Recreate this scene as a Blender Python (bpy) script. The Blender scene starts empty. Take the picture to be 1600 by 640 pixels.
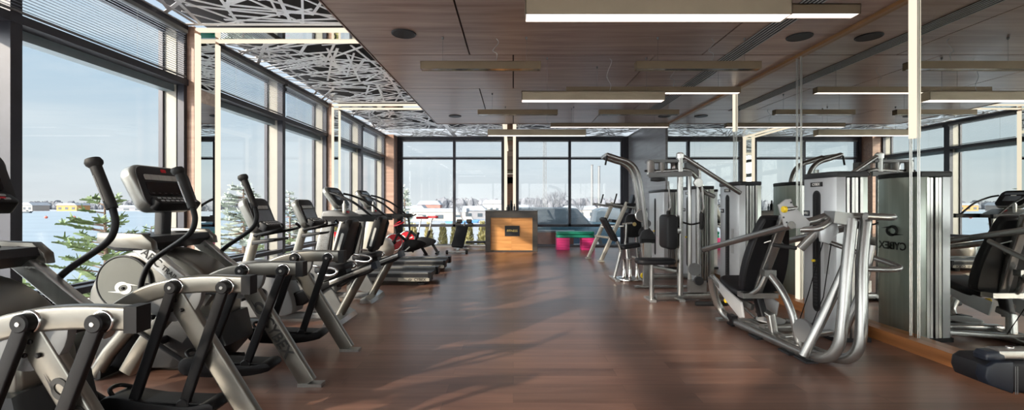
import bpy, bmesh, math, random
from mathutils import Vector, Matrix, noise
random.seed(7)
S = bpy.context.scene
V = Vector
# ---------------------------------------------------------------- camera
CH = 1.3                                             # eye height in metres
cam = bpy.data.objects.new('camera', bpy.data.cameras.new('camera'))
S.collection.objects.link(cam); S.camera = cam
cam.data.sensor_width = 36.0; cam.data.lens = 700/1600*36
cam.data.shift_x = -2/1600; cam.data.clip_end = 3000; cam.data.clip_start = 0.05
cam.location = (0, 0, CH); cam.rotation_euler = (math.pi/2, 0, 0)
# ---------------------------------------------------------------- view
S.view_settings.view_transform = 'Standard'; S.view_settings.look = 'None'
S.view_settings.gamma = 1; S.view_settings.use_curve_mapping = False
S.view_settings.exposure = 1.5
# ---------------------------------------------------------------- node helpers
def nd(nt, t, **k):
    n = nt.nodes.new(t)
    for a, v in k.items():
        if a.startswith('i_'):
            n.inputs[a[2:].replace('_', ' ')].default_value = v
        else: setattr(n, a, v)
    return n
def ramp(nt, stops):
    r = nt.nodes.new('ShaderNodeValToRGB'); e = r.color_ramp.elements
    while len(e) < len(stops): e.new(0.5)
    for q, (p, c) in zip(e, stops): q.position = p; q.color = (*c, 1)
    return r
SUN_GLOW = 5.6
# ---------------------------------------------------------------- world: winter sky with thin cloud
W = bpy.data.worlds.new('winter_sky'); S.world = W; W.use_nodes = True
nt = W.node_tree; nt.nodes.clear(); L = nt.links.new
tc = nd(nt, 'ShaderNodeTexCoord'); sep = nd(nt, 'ShaderNodeSeparateXYZ'); L(tc.outputs['Generated'], sep.inputs[0])
grad = ramp(nt, [(0.0, (.66, .67, .70)), (.08, (.56, .64, .71)), (.25, (.42, .57, .72)), (.55, (.27, .45, .68)), (1.0, (.16, .3, .56))])
L(sep.outputs['Z'], grad.inputs[0])
mp = nd(nt, 'ShaderNodeMapping'); mp.inputs['Scale'].default_value = (1, 1, 4.5); L(tc.outputs['Generated'], mp.inputs[0])
n1 = nd(nt, 'ShaderNodeTexNoise', i_Scale=2.1, i_Detail=7.0, i_Roughness=.55, i_Distortion=.4); L(mp.outputs[0], n1.inputs['Vector'])
cl = ramp(nt, [(.36, (0, 0, 0)), (.62, (1, 1, 1))]); L(n1.outputs['Fac'], cl.inputs[0])
mul = nd(nt, 'ShaderNodeMath', operation='MULTIPLY'); mul.inputs[1].default_value = .75; L(cl.outputs[0], mul.inputs[0])
mx = nd(nt, 'ShaderNodeMixRGB'); mx.inputs[2].default_value = (.74, .78, .82, 1)
L(mul.outputs[0], mx.inputs[0]); L(grad.outputs[0], mx.inputs[1])
sd = nd(nt, 'ShaderNodeVectorMath', operation='DOT_PRODUCT'); L(tc.outputs['Generated'], sd.inputs[0]); sd.inputs[1].default_value = V((-1, -.95, .53)).normalized()
ga = nd(nt, 'ShaderNodeMapRange'); ga.interpolation_type = 'SMOOTHSTEP'; ga.inputs['From Min'].default_value = .15; ga.inputs['From Max'].default_value = 1.0; ga.inputs['To Max'].default_value = SUN_GLOW; L(sd.outputs['Value'], ga.inputs[0])
gm = nd(nt, 'ShaderNodeMixRGB', blend_type='ADD'); gm.inputs[0].default_value = 1; gc = nd(nt, 'ShaderNodeVectorMath', operation='SCALE'); gc.inputs[0].default_value = (1.0, .96, .92); L(ga.outputs[0], gc.inputs['Scale'])
L(mx.outputs[0], gm.inputs[1]); L(gc.outputs[0], gm.inputs[2]); mx = gm
bg = nd(nt, 'ShaderNodeBackground'); bg.inputs[1].default_value = .43; L(mx.outputs[0], bg.inputs[0])
wo = nd(nt, 'ShaderNodeOutputWorld'); L(bg.outputs[0], wo.inputs[0])
# ---------------------------------------------------------------- sun: low winter sun from behind the left
sl = bpy.data.lights.new('sun', 'SUN'); sl.energy = 2.0; sl.angle = math.radians(1.2); sl.color = (1.0, .84, .68)
sun = bpy.data.objects.new('sun', sl); S.collection.objects.link(sun)
sun.rotation_euler = V((1, 0.95, -.53)).to_track_quat('-Z', 'Y').to_euler(); sun.location = (-30, -30, 20)
# ---------------------------------------------------------------- materials
MATS = {}
def mat(name, col, rough=.5, metal=0.0, var=.06, vs=(6, 6, 6), bump=0.0, bs=200., emit=None, es=0, coat=0, spec=.5):
    m = bpy.data.materials.new(name); m.use_nodes = True; nt = m.node_tree
    b = nt.nodes['Principled BSDF']; L = nt.links.new
    tc = nd(nt, 'ShaderNodeTexCoord'); mp = nd(nt, 'ShaderNodeMapping'); mp.inputs['Scale'].default_value = vs
    L(tc.outputs['Object'], mp.inputs[0])
    n = nd(nt, 'ShaderNodeTexNoise', i_Scale=1.0, i_Detail=4.0); L(mp.outputs[0], n.inputs['Vector'])
    c0 = tuple(max(0, c*(1-var)) for c in col); c1 = tuple(min(1, c*(1+var)) for c in col)
    r = ramp(nt, [(.3, c0), (.7, c1)]); L(n.outputs['Fac'], r.inputs[0]); L(r.outputs[0], b.inputs['Base Color'])
    b.inputs['Roughness'].default_value = rough; b.inputs['Metallic'].default_value = metal
    b.inputs['Specular IOR Level'].default_value = spec; b.inputs['Coat Weight'].default_value = coat
    if bump:
        nb = nd(nt, 'ShaderNodeTexNoise', i_Scale=bs, i_Detail=2.0); L(tc.outputs['Object'], nb.inputs['Vector'])
        bp = nd(nt, 'ShaderNodeBump', i_Strength=bump, i_Distance=.002); L(nb.outputs['Fac'], bp.inputs['Height']); L(bp.outputs[0], b.inputs['Normal'])
    if emit:
        b.inputs['Emission Color'].default_value = (*emit, 1); b.inputs['Emission Strength'].default_value = es
    MATS[name] = m; return m
def wood(name, ca, cb, plank=None, rough=.35, axis='x', gs=1.0, seam=.35, bump=.15, pv=.25, vert=False):
    """grain runs along x (or y, or z); plank=(length, width) adds board seams"""
    m = bpy.data.materials.new(name); m.use_nodes = True; nt = m.node_tree
    b = nt.nodes['Principled BSDF']; L = nt.links.new
    tc = nd(nt, 'ShaderNodeTexCoord'); rot = nd(nt, 'ShaderNodeMapping')
    if axis == 'y': rot.inputs['Rotation'].default_value = (0, 0, math.pi/2)
    if axis == 'z': rot.inputs['Rotation'].default_value = (0, math.pi/2, 0)
    if axis == 'yz':
        sp = nd(nt, 'ShaderNodeSeparateXYZ'); cxyz = nd(nt, 'ShaderNodeCombineXYZ'); L(tc.outputs['Object'], sp.inputs[0])
        L(sp.outputs['Y'], cxyz.inputs['X']); L(sp.outputs['Z'], cxyz.inputs['Y']); L(sp.outputs['X'], cxyz.inputs['Z']); L(cxyz.outputs[0], rot.inputs[0])
    else: L(tc.outputs['Object'], rot.inputs[0])
    src = rot.outputs[0]
    mp = nd(nt, 'ShaderNodeMapping'); mp.inputs['Scale'].default_value = (.9*gs, 14*gs, 14*gs); L(src, mp.inputs[0])
    if plank:
        br = nd(nt, 'ShaderNodeTexBrick', i_Scale=1.0, i_Mortar_Size=.0016, i_Mortar_Smooth=.3, i_Brick_Width=plank[0], i_Row_Height=plank[1])
        br.offset = .37; br.inputs['Color1'].default_value = (0, 0, 0, 1); br.inputs['Color2'].default_value = (1, 1, 1, 1); br.inputs['Mortar'].default_value = (.5, .5, .5, 1)
        L(src, br.inputs['Vector'])
        add = nd(nt, 'ShaderNodeVectorMath', operation='MULTIPLY_ADD'); add.inputs[1].default_value = (7, 3, 5)
        L(br.outputs['Color'], add.inputs[0]); L(mp.outputs[0], add.inputs[2]); gsrc = add.outputs[0]
    else: gsrc = mp.outputs[0]
    n = nd(nt, 'ShaderNodeTexNoise', i_Scale=1.0, i_Detail=6.0, i_Roughness=.6, i_Distortion=.5); L(gsrc, n.inputs['Vector'])
    r = ramp(nt, [(.3, ca), (.7, cb)]); L(n.outputs['Fac'], r.inputs[0]); out = r.outputs[0]
    if plank:
        hv = nd(nt, 'ShaderNodeHueSaturation'); mr = nd(nt, 'ShaderNodeMapRange'); mr.inputs['To Min'].default_value = 1-pv; mr.inputs['To Max'].default_value = 1+pv
        L(br.outputs['Color'], mr.inputs[0]); L(mr.outputs[0], hv.inputs['Value']); L(out, hv.inputs['Color'])
        mm = nd(nt, 'ShaderNodeMixRGB', blend_type='MULTIPLY'); mm.inputs[2].default_value = (seam, seam, seam, 1)
        L(br.outputs['Fac'], mm.inputs[0]); L(hv.outputs[0], mm.inputs[1]); out = mm.outputs[0]
    L(out, b.inputs['Base Color'])
    rr = nd(nt, 'ShaderNodeMapRange'); rr.inputs['To Min'].default_value = rough*.8; rr.inputs['To Max'].default_value = rough*1.25
    L(n.outputs['Fac'], rr.inputs[0]); L(rr.outputs[0], b.inputs['Roughness'])
    bp = nd(nt, 'ShaderNodeBump', i_Strength=bump, i_Distance=.002); L(n.outputs['Fac'], bp.inputs['Height']); L(bp.outputs[0], b.inputs['Normal'])
    MATS[name] = m; return m
def emitm(name, col, s):
    m = bpy.data.materials.new(name); m.use_nodes = True; nt = m.node_tree; nt.nodes.clear()
    tc = nd(nt, 'ShaderNodeTexCoord'); n = nd(nt, 'ShaderNodeTexNoise', i_Scale=3.0); nt.links.new(tc.outputs['Object'], n.inputs['Vector'])
    r = ramp(nt, [(.2, tuple(c*.96 for c in col)), (.8, col)]); nt.links.new(n.outputs['Fac'], r.inputs[0])
    e = nd(nt, 'ShaderNodeEmission', i_Strength=s); nt.links.new(r.outputs[0], e.inputs[0])
    o = nd(nt, 'ShaderNodeOutputMaterial'); nt.links.new(e.outputs[0], o.inputs[0]); MATS[name] = m; return m
SIL = mat('silver_paint', (.31, .31, .305), .27, .82, .03)
SILA = mat('champagne_grey_metal', (.205, .197, .178), .3, .8, .04)
DISC = mat('disc_grey', (.13, .13, .115), .33, .5, .06)
SILD = mat('silver_shroud', (.25, .255, .245), .3, .65, .06, (1, 1, 10))
ALU = mat('brushed_aluminium', (.50, .50, .49), .3, .9, .08, (30, 30, 1))
CHR = mat('chrome', (.72, .72, .72), .1, 1.0, .03)
CRM = mat('champagne_paint', (.50, .475, .41), .35, .4, .04)
BLK = mat('black_plastic', (.007, .007, .0085), .45, 0, .2, bump=.1, spec=.25)
RUB = mat('black_rubber', (.012, .012, .013), .65, 0, .2, bump=.2)
VIN = mat('black_vinyl', (.009, .0095, .012), .5, 0, .15, bump=.2, bs=350, spec=.3)
DGR = mat('charcoal_plastic', (.024, .025, .028), .45, 0, .12, bump=.1, spec=.35)
MGR = mat('mid_grey_plastic', (.17, .175, .18), .45, 0.1, .08)
LGR = mat('light_grey_plastic', (.42, .43, .44), .45, 0.1, .06)
BLUEV = mat('navy_vinyl', (.009, .013, .022), .45, 0, .12, bump=.2, bs=350, spec=.35)
FRM = mat('window_frame_charcoal', (.045, .046, .058), .45, .3, .08)
BEI = mat('beige_metal_panel', (.30, .285, .25), .5, .1, .04)
YEL = mat('yellow_plastic', (.85, .60, .02), .4, 0, .05)
RED = mat('red_plastic', (.62, .015, .03), .35, 0, .08)
SCR = mat('screen_black', (.01, .011, .014), .12, 0, .1)
SCG = mat('screen_sky_reflection', (.20, .23, .27), .25, 0, .1)  # lightened so the colour carries the sky reflected in the displays
WHP = mat('white_print', (.8, .8, .78), .5, 0, .03)
BKP = mat('black_print', (.02, .02, .02), .5, 0, .05)
LAC = mat('white_lacquer', (.88, .90, .93), .2, 0, .03, spec=.6)
PLEN = mat('dark_plenum', (.012, .011, .011), .8, 0, .2)
BRZ = mat('bronze_pendant', (.36, .30, .215), .4, .35, .05)
TRIMM = wood('trim_wood', (.23, .115, .045), (.36, .19, .08), rough=.4, axis='y')
CORK = wood('base_wood', (.22, .085, .032), (.42, .17, .06), plank=(1.6, .5), rough=.3, axis='y', pv=.2)
FLOORM = wood('floor_walnut', (.125, .062, .045), (.225, .125, .092), plank=(1.25, .155), rough=.30, axis='x', seam=.5, pv=.22, bump=.05)
CEILM = wood('ceiling_walnut', (.20, .125, .10), (.44, .33, .28), rough=.3, axis='x', gs=.8)
COLM = wood('column_wood', (.28, .16, .115), (.46, .29, .21), rough=.45, axis='x', gs=1.2)
GWALL = wood('grey_clad_wood', (.16, .155, .165), (.27, .27, .285), plank=(2.4, .25), rough=.3, axis='yz', gs=.9, pv=.12)
DESKW = wood('desk_oak', (.48, .20, .055), (.74, .37, .13), plank=(.9, .11), rough=.4, axis='x', pv=.14, seam=.7)
DESKF = wood('desk_dark_frame', (.035, .03, .026), (.075, .062, .052), rough=.35, axis='x')
LED = emitm('warm_led', (1.0, .86, .68), .42)
LEDP = emitm('pendant_led', (1.0, .86, .78), 1.1)
MIR = bpy.data.materials.new('mirror_glass'); MIR.use_nodes = True
_b = MIR.node_tree.nodes['Principled BSDF']; _b.inputs['Base Color'].default_value = (.80, .83, .80, 1); _b.inputs['Metallic'].default_value = 1; _b.inputs['Roughness'].default_value = 0.0
GLS = bpy.data.materials.new('window_glass'); GLS.use_nodes = True; _nt = GLS.node_tree; _nt.nodes.clear()
_t = nd(_nt, 'ShaderNodeBsdfTransparent'); _t.inputs[0].default_value = (.955, .975, .97, 1)
_g = nd(_nt, 'ShaderNodeBsdfGlossy'); _g.inputs['Roughness'].default_value = 0.0
_l0 = nd(_nt, 'ShaderNodeLayerWeight', i_Blend=.5); _lp = nd(_nt, 'ShaderNodeMath', operation='POWER'); _lp.inputs[1].default_value = 4.0; _nt.links.new(_l0.outputs['Facing'], _lp.inputs[0])
_lw = nd(_nt, 'ShaderNodeMath', operation='MULTIPLY_ADD'); _lw.inputs[1].default_value = .5; _lw.inputs[2].default_value = .02; _nt.links.new(_lp.outputs[0], _lw.inputs[0])
_ms = nd(_nt, 'ShaderNodeMixShader'); _o = nd(_nt, 'ShaderNodeOutputMaterial')
_nt.links.new(_lw.outputs[0], _ms.inputs[0]); _nt.links.new(_t.outputs[0], _ms.inputs[1]); _nt.links.new(_g.outputs[0], _ms.inputs[2]); _nt.links.new(_ms.outputs[0], _o.inputs[0])
# ---------------------------------------------------------------- geometry helpers
def link(o): S.collection.objects.link(o); return o
def tag(o, label=None, cat=None, group=None, kind=None):
    if label: o['label'] = label
    if cat: o['category'] = cat
    if group: o['group'] = group
    if kind: o['kind'] = kind
    return o
def empty(name, loc, label, cat, group=None):
    o = link(bpy.data.objects.new(name, None)); o.location = loc; o.empty_display_size = .2
    return tag(o, label, cat, group)
def dup(o, parent=None, loc=None, label=None):
    c = link(o.copy()); c.parent = parent
    if loc is not None: c.location = loc
    if label: c['label'] = label
    for ch in list(o.children): dup(ch, c)
    return c
def rot(ax, deg): return Matrix.Rotation(math.radians(deg), 4, ax)
def sm(pts, k=6):
    """smooth Catmull-Rom path through pts"""
    p = [V(a) for a in pts]; p = [2*p[0]-p[1]] + p + [2*p[-1]-p[-2]]; out = []
    for i in range(1, len(p)-2):
        for j in range(k):
            t = j/k; a, b, c, d = p[i-1:i+3]
            out.append(.5*((2*b) + (c-a)*t + (2*a-5*b+4*c-d)*t*t + (3*b-a-3*c+d)*t**3))
    out.append(p[-2]); return out
def rrect(w, h, r, n=4):
    o = []
    for cx, cy, a0 in ((w/2-r, h/2-r, 0), (-w/2+r, h/2-r, 90), (-w/2+r, -h/2+r, 180), (w/2-r, -h/2+r, 270)):
        for i in range(n+1):
            a = math.radians(a0+90*i/n); o.append((cx+r*math.cos(a), cy+r*math.sin(a)))
    return o
class MB:
    def __init__(s): s.b = bmesh.new()
    def _tf(s, vs, M):
        if M is not None: bmesh.ops.transform(s.b, matrix=M, verts=vs)
    def _bev(s, fs, bev, seg=2):
        if bev > 0:
            es = {e for f in fs for e in f.edges}
            es = [e for e in es if len(e.link_faces) == 2 and e.calc_face_angle(0) > .6]
            if es: bmesh.ops.bevel(s.b, geom=es, offset=bev, segments=seg, affect='EDGES', profile=.5, clamp_overlap=True)
    def box(s, c, d, M=None, bev=0, seg=2):
        """box centred at c with full sizes d; M (4x4) turns it about its centre"""
        T = Matrix.Translation(V(c)) @ (M if M is not None else Matrix.Identity(4))
        vs = [s.b.verts.new(T @ V((x*d[0]/2, y*d[1]/2, z*d[2]/2))) for x in (-1, 1) for y in (-1, 1) for z in (-1, 1)]
        q = [(0, 1, 3, 2), (4, 6, 7, 5), (0, 4, 5, 1), (2, 3, 7, 6), (0, 2, 6, 4), (1, 5, 7, 3)]
        fs = [s.b.faces.new([vs[i] for i in f]) for f in q]
        s._bev(fs, bev, seg); return s
    def prism(s, pts, a, b, ax='y', bev=0, seg=2, M=None):
        """outline pts extruded from a to b along ax; pts are (x,z) for y, (y,z) for x, (x,y) for z"""
        def mk(p, t): return {'y': V((p[0], t, p[1])), 'x': V((t, p[0], p[1])), 'z': V((p[0], p[1], t))}[ax]
        A = [s.b.verts.new(mk(p, a)) for p in pts]; B = [s.b.verts.new(mk(p, b)) for p in pts]; n = len(pts)
        if M is not None: s._tf(A+B, M)
        fs = [s.b.faces.new(A), s.b.faces.new(list(reversed(B)))]
        for i in range(n):
            j = (i+1) % n; fs.append(s.b.faces.new([A[j], A[i], B[i], B[j]]))
        bmesh.ops.recalc_face_normals(s.b, faces=fs)
        if bev > 0:
            es = {e for f in fs[:2] for e in f.edges}
            bmesh.ops.bevel(s.b, geom=list(es), offset=bev, segments=seg, affect='EDGES', profile=.5, clamp_overlap=True)
        return s
    def sweep(s, pts, prof, side=None, scales=None):
        """prof (list of 2D) swept along pts; side fixes the profile's first axis"""
        pts = [V(p) for p in pts]; n = len(pts); rings = []; u = None
        for i, p in enumerate(pts):
            t = (pts[min(i+1, n-1)]-pts[max(i-1, 0)]).normalized()
            if side is not None: u = (V(side)-t*V(side).dot(t)).normalized()
            elif u is None:
                h = V((0, 0, 1)) if abs(t.z) < .9 else V((1, 0, 0)); u = h.cross(t).normalized()
            else: u = (u-t*u.dot(t)).normalized()
            w = t.cross(u); k = scales[i] if scales else 1
            rings.append([s.b.verts.new(p+u*a*k+w*c*k) for a, c in prof])
        m = len(prof); fs = []
        for i in range(n-1):
            for j in range(m):
                k = (j+1) % m; fs.append(s.b.faces.new([rings[i][j], rings[i][k], rings[i+1][k], rings[i+1][j]]))
        fs.append(s.b.faces.new(list(reversed(rings[0])))); fs.append(s.b.faces.new(rings[-1]))
        return s
    def tube(s, pts, r, n=12, scales=None):
        return s.sweep(pts, [(r*math.cos(2*math.pi*i/n), r*math.sin(2*math.pi*i/n)) for i in range(n)], None, scales)
    def flat(s, pts, w, h, side=(0, 1, 0), r=None):
        """rectangular tube: w along side, h across"""
        return s.sweep(pts, rrect(w, h, r if r else min(w, h)*.22, 3), side)
    def lathe(s, prof, c, axis=(0, 0, 1), n=24):
        """profile (radius, height) turned about axis at c"""
        q = V((0, 0, 1)).rotation_difference(V(axis)).to_matrix().to_4x4(); T = Matrix.Translation(V(c)) @ q; rings = []
        for r, z in prof:
            if r < 1e-5: rings.append([s.b.verts.new(T @ V((0, 0, z)))])
            else: rings.append([s.b.verts.new(T @ V((r*math.cos(2*math.pi*i/n), r*math.sin(2*math.pi*i/n), z))) for i in range(n)])
        for A, B in zip(rings, rings[1:]):
            for i in range(n):
                j = (i+1) % n
                if len(A) == 1 and len(B) == 1: continue
                if len(A) == 1: s.b.faces.new([A[0], B[i], B[j]])
                elif len(B) == 1: s.b.faces.new([A[j], A[i], B[0]])
                else: s.b.faces.new([A[j], A[i], B[i], B[j]])
        if len(rings[0]) > 1: s.b.faces.new(list(reversed(rings[0])))
        if len(rings[-1]) > 1: s.b.faces.new(rings[-1])
        return s
    def disc(s, c, r, t, axis=(0, 1, 0), n=28, bev=.004):
        b = min(bev, t*.4, r*.4); return s.lathe([(r-b, -t/2), (r, -t/2+b), (r, t/2-b), (r-b, t/2)], c, axis, n)
    def ring(s, c, R, r, axis=(0, 1, 0), n=32, m=10, el=1.0):
        q = V((0, 0, 1)).rotation_difference(V(axis)).to_matrix().to_4x4(); T = Matrix.Translation(V(c)) @ q; rings = []
        for i in range(n):
            a = 2*math.pi*i/n
            rings.append([s.b.verts.new(T @ V(((R+r*math.cos(2*math.pi*j/m))*math.cos(a), (R+r*math.cos(2*math.pi*j/m))*math.sin(a), el*r*math.sin(2*math.pi*j/m)))) for j in range(m)])
        for i in range(n):
            A, B = rings[i], rings[(i+1) % n]
            for j in range(m): s.b.faces.new([A[j], B[j], B[(j+1) % m], A[(j+1) % m]])
        return s
    def ball(s, c, r, sc=(1, 1, 1), n=20, m=12):
        T = Matrix.Translation(V(c)) @ Matrix.Diagonal((*sc, 1))
        bmesh.ops.create_uvsphere(s.b, u_segments=n, v_segments=m, radius=r, matrix=T); return s
    def pad(s, c, w, h, t, M=None, r=.04, bev=.018):
        """cushion: rounded rectangle w (x) by h (z), thickness t (y)"""
        T = Matrix.Translation(V(c)) @ (M if M is not None else Matrix.Identity(4))
        return s.prism(rrect(w, h, r, 5), -t/2, t/2, 'y', bev, 3, T)
    def build(s, name, m, parent=None, loc=None, smooth=True, solid=True):
        me = bpy.data.meshes.new(name)
        if parent is not None:
            off = parent.matrix_world.translation if False else wloc(parent)
        else:
            if loc is None:
                xs = [v.co for v in s.b.verts]
                loc = V(((min(v.x for v in xs)+max(v.x for v in xs))/2, (min(v.y for v in xs)+max(v.y for v in xs))/2, min(v.z for v in xs)))
            off = V(loc)
        bmesh.ops.recalc_face_normals(s.b, faces=s.b.faces[:])
        bmesh.ops.translate(s.b, vec=-off, verts=s.b.verts)
        s.b.to_mesh(me); s.b.free()
        for mm in (m if isinstance(m, (list, tuple)) else [m]): me.materials.append(mm)
        o = link(bpy.data.objects.new(name, me))
        if parent is not None: o.parent = parent
        else: o.location = off
        if smooth:
            me.polygons.foreach_set('use_smooth', [True]*len(me.polygons))
            me.set_sharp_from_angle(angle=math.radians(38))
        return o
def wloc(o):
    v = V((0, 0, 0))
    while o is not None: v += o.location; o = o.parent
    return v
def text(name, body, size, c, right, up, m, parent, depth=.0015, shear=0, bold=0):
    """flat lettering centred at c; right/up give the reading directions"""
    cu = bpy.data.curves.new(name, 'FONT'); cu.body = body; cu.size = size; cu.extrude = depth; cu.align_x = 'CENTER'; cu.align_y = 'CENTER'; cu.shear = shear; cu.offset = bold; cu.resolution_u = 3
    t = bpy.data.objects.new('t', cu); me = bpy.data.meshes.new_from_object(t); bpy.data.objects.remove(t)
    r = V(right).normalized(); u = (V(up)-r*V(up).dot(r)).normalized(); n = r.cross(u)
    M = Matrix((( r.x, u.x, n.x, c[0]), (r.y, u.y, n.y, c[1]), (r.z, u.z, n.z, c[2]), (0, 0, 0, 1)))
    me.transform(Matrix.Translation(-wloc(parent)) @ M); me.materials.clear(); me.materials.append(m)
    o = link(bpy.data.objects.new(name, me)); o.parent = parent; return o
def swirl(name, size, c, right, up, m, parent, t=.0015):
    """the eye-shaped swirl mark: an open ring with two flicked tails"""
    r = V(right).normalized(); u = (V(up)-r*V(up).dot(r)).normalized(); nrm = r.cross(u); C = V(c)
    b = MB()
    def strip(path):                                # path of (x, y, halfwidth)
        top = []; bot = []
        for i, (x, y, w) in enumerate(path):
            x0, y0, _ = path[max(i-1, 0)]; x1, y1, _ = path[min(i+1, len(path)-1)]
            d = V((x1-x0, y1-y0)).normalized(); nn = V((-d.y, d.x))*max(w, .002)
            top.append((x+nn.x, y+nn.y)); bot.append((x-nn.x, y-nn.y))
        g = lambda p, z: C + r*p[0]*size + u*p[1]*size + nrm*z
        A = [b.b.verts.new(g(p, t)) for p in top]; B = [b.b.verts.new(g(p, t)) for p in bot]
        for i in range(len(path)-1): b.b.faces.new([A[i], A[i+1], B[i+1], B[i]])
    P = [(.95, .18, .004)]
    for i in range(15):
        a = math.radians(60+i*13); P.append((.36*math.cos(a)*1.15+.02, .30*math.sin(a)+.02, .045+.085*math.sin(math.pi*min(1, (i+1)/16))))
    P.append((.0, -.33, .03)); strip(P)
    P2 = [(-.95, -.22, .004)]
    for i in range(15):
        a = math.radians(240+i*13); P2.append((.36*math.cos(a)*1.15+.02, .30*math.sin(a)+.02, .045+.085*math.sin(math.pi*min(1, (i+1)/16))))
    P2.append((.05, .33, .03)); strip(P2)
    return b.build(name, m, parent, smooth=False)
def struct(b, name, m, smooth=False, loc=(0, 0, 0)):
    o = b.build(name, m, loc=loc, smooth=smooth); o['kind'] = 'structure'; return o
# ================================================================ THE ROOM
XL, XM, YF, YB = -3.92, 3.61, 14.0, -2.9            # left glazing, mirror, far glazing, back wall
ZW, ZP = 3.194, 3.42                                # wood ceiling, perforated ceiling
ZT = 2.75                                           # transom height
struct(MB().box((-.1, (YF+YB)/2, -.05), (8.0, YF-YB+.4, .1)), 'floor', FLOORM)
# back wall (behind the camera), unseen; its glazing is added to light the room evenly
b = MB()
for x in (-3.9, -1.4, 1.1, 3.6): b.box((x, YB-.05, ZP/2), (.10, .10, ZP))
for z in (.05, ZP-.05): b.box((-.15, YB-.05, z), (7.6, .10, .10))
struct(MB().box((-.15, YB-.02, ZP-.40), (7.6, .12, .5)).box((-.1, YB-.02, ZP/2), (1.3, .12, ZP)), 'wall_back', COLM)  # wood parts added to darken what the far mirror strip reflects
r = empty('window_8', (-.15, YB-.05, 0), None, None); r['kind'] = 'structure'; b.build('window_frame', FRM, r)
MB().box((-.15, YB-.05, ZP/2-.3), (7.5, .012, ZP-.8)).build('glass', GLS, r, smooth=False)
struct(MB().box((-.1, (YF+YB)/2, ZP+.36), (8.2, YF-YB+.6, .1)), 'ceiling_slab', PLEN)
# ---- wood ceiling: boards of real panels with open joints
WX0, WX1, WY1 = -1.787, XM-.03, 10.44
b = MB(); rows = [YB]; y = 4.03
ys = [YB, -2.49, -.86, .77, 2.4, 4.03, 5.66, 7.29, 8.91, WY1]
for i in range(len(ys)-1):
    js = [(-.55, 2.38), (0.0, 1.8)][(i+1) % 2] if i != 8 else (0.0, 1.8)
    if i in (5, 7): js = (-.55, 2.38)
    if i in (6,): js = (0.0, 1.8)
    xs = [WX0, *js, WX1]
    for x0, x1 in zip(xs, xs[1:]):
        b.box(((x0+x1)/2, (ys[i]+ys[i+1])/2, ZW+.01), (x1-x0-.018, ys[i+1]-ys[i]-.018, .02))
struct(b, 'ceiling', CEILM)
b = MB().box(((WX0+WX1)/2, (YB+WY1)/2, ZW+.05), (WX1-WX0-.06, WY1-YB-.06, .05)); struct(b, 'ceiling_backing', PLEN)
b = MB().box((WX0-.006, (YB+WY1)/2, ZW+.12), (.012, WY1-YB, .26)).box(((WX0+XM)/2, WY1+.006, ZW+.12), (XM-WX0, .012, .26))
struct(b, 'trim_1', CEILM)
struct(MB().box((XM-.02, (YB+10.6)/2, ZW-.012), (.04, 10.6-YB, .045), bev=.004), 'trim_2', TRIMM)
# ---- laser cut ceiling panel: hundreds of crossing white bands under a dark void
def cut_ceiling():
    b = MB(); rnd = random.Random(3)
    def band(cx, cy, a, ln, w, z):
        dx, dy = math.cos(a)*ln/2, math.sin(a)*ln/2; nx, ny = -math.sin(a)*w/2, math.cos(a)*w/2
        P = [(cx-dx-nx, cy-dy-ny), (cx+dx-nx, cy+dy-ny), (cx+dx+nx, cy+dy+ny), (cx-dx+nx, cy-dy+ny)]
        lo = [b.b.verts.new((*p, z)) for p in P]; hi = [b.b.verts.new((*p, z+.006)) for p in P]
        b.b.faces.new(list(reversed(lo))); b.b.faces.new(hi)
        for i in range(4): b.b.faces.new([lo[i], lo[(i+1) % 4], hi[(i+1) % 4], hi[i]])
    def zone(x0, x1, y0, y1, dens):
        for _ in range(int((x1-x0)*(y1-y0)*dens)):
            a = rnd.choice((rnd.gauss(.30, .16), rnd.gauss(-.40, .18), rnd.gauss(1.0, .2), rnd.gauss(-1.1, .2), rnd.uniform(0, 3.14)))
            ln = rnd.uniform(.5, 1.5); w = rnd.uniform(.022, .042); cx, cy = rnd.uniform(x0, x1), rnd.uniform(y0, y1)
            ex, ey = abs(math.cos(a))*ln/2, abs(math.sin(a))*ln/2
            cx = min(max(cx, x0+ex*.9), x1-ex*.9) if x1-x0 > 2*ex else (x0+x1)/2
            cy = min(max(cy, y0+ey), y1-ey)
            band(cx, cy, a, ln, w, ZP+rnd.uniform(0, .0025))
        for xx in (x0+.03, x1-.03): band(xx, (y0+y1)/2, math.pi/2, y1-y0, .06, ZP-.0005)
        for yy in (y0+.03, y1-.03): band((x0+x1)/2, yy, 0, x1-x0, .06, ZP-.0008)
    zone(XL+.02, WX0-.01, YB, 1.0, 14)
    zone(XL+.02, WX0-.01, 1.0, 5.3, 17)
    zone(XL+.02, WX0-.01, 5.8, 9.3, 17)
    zone(XL+.02, WX0-.01, 9.8, YF-.05, 17)
    zone(WX0-.01, XM-.02, WY1+.02, YF-.05, 17)
    return b
o = cut_ceiling().build('ceiling_cutout_panel', LAC, loc=(0, 0, 0), smooth=False); o['kind'] = 'structure'
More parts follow.
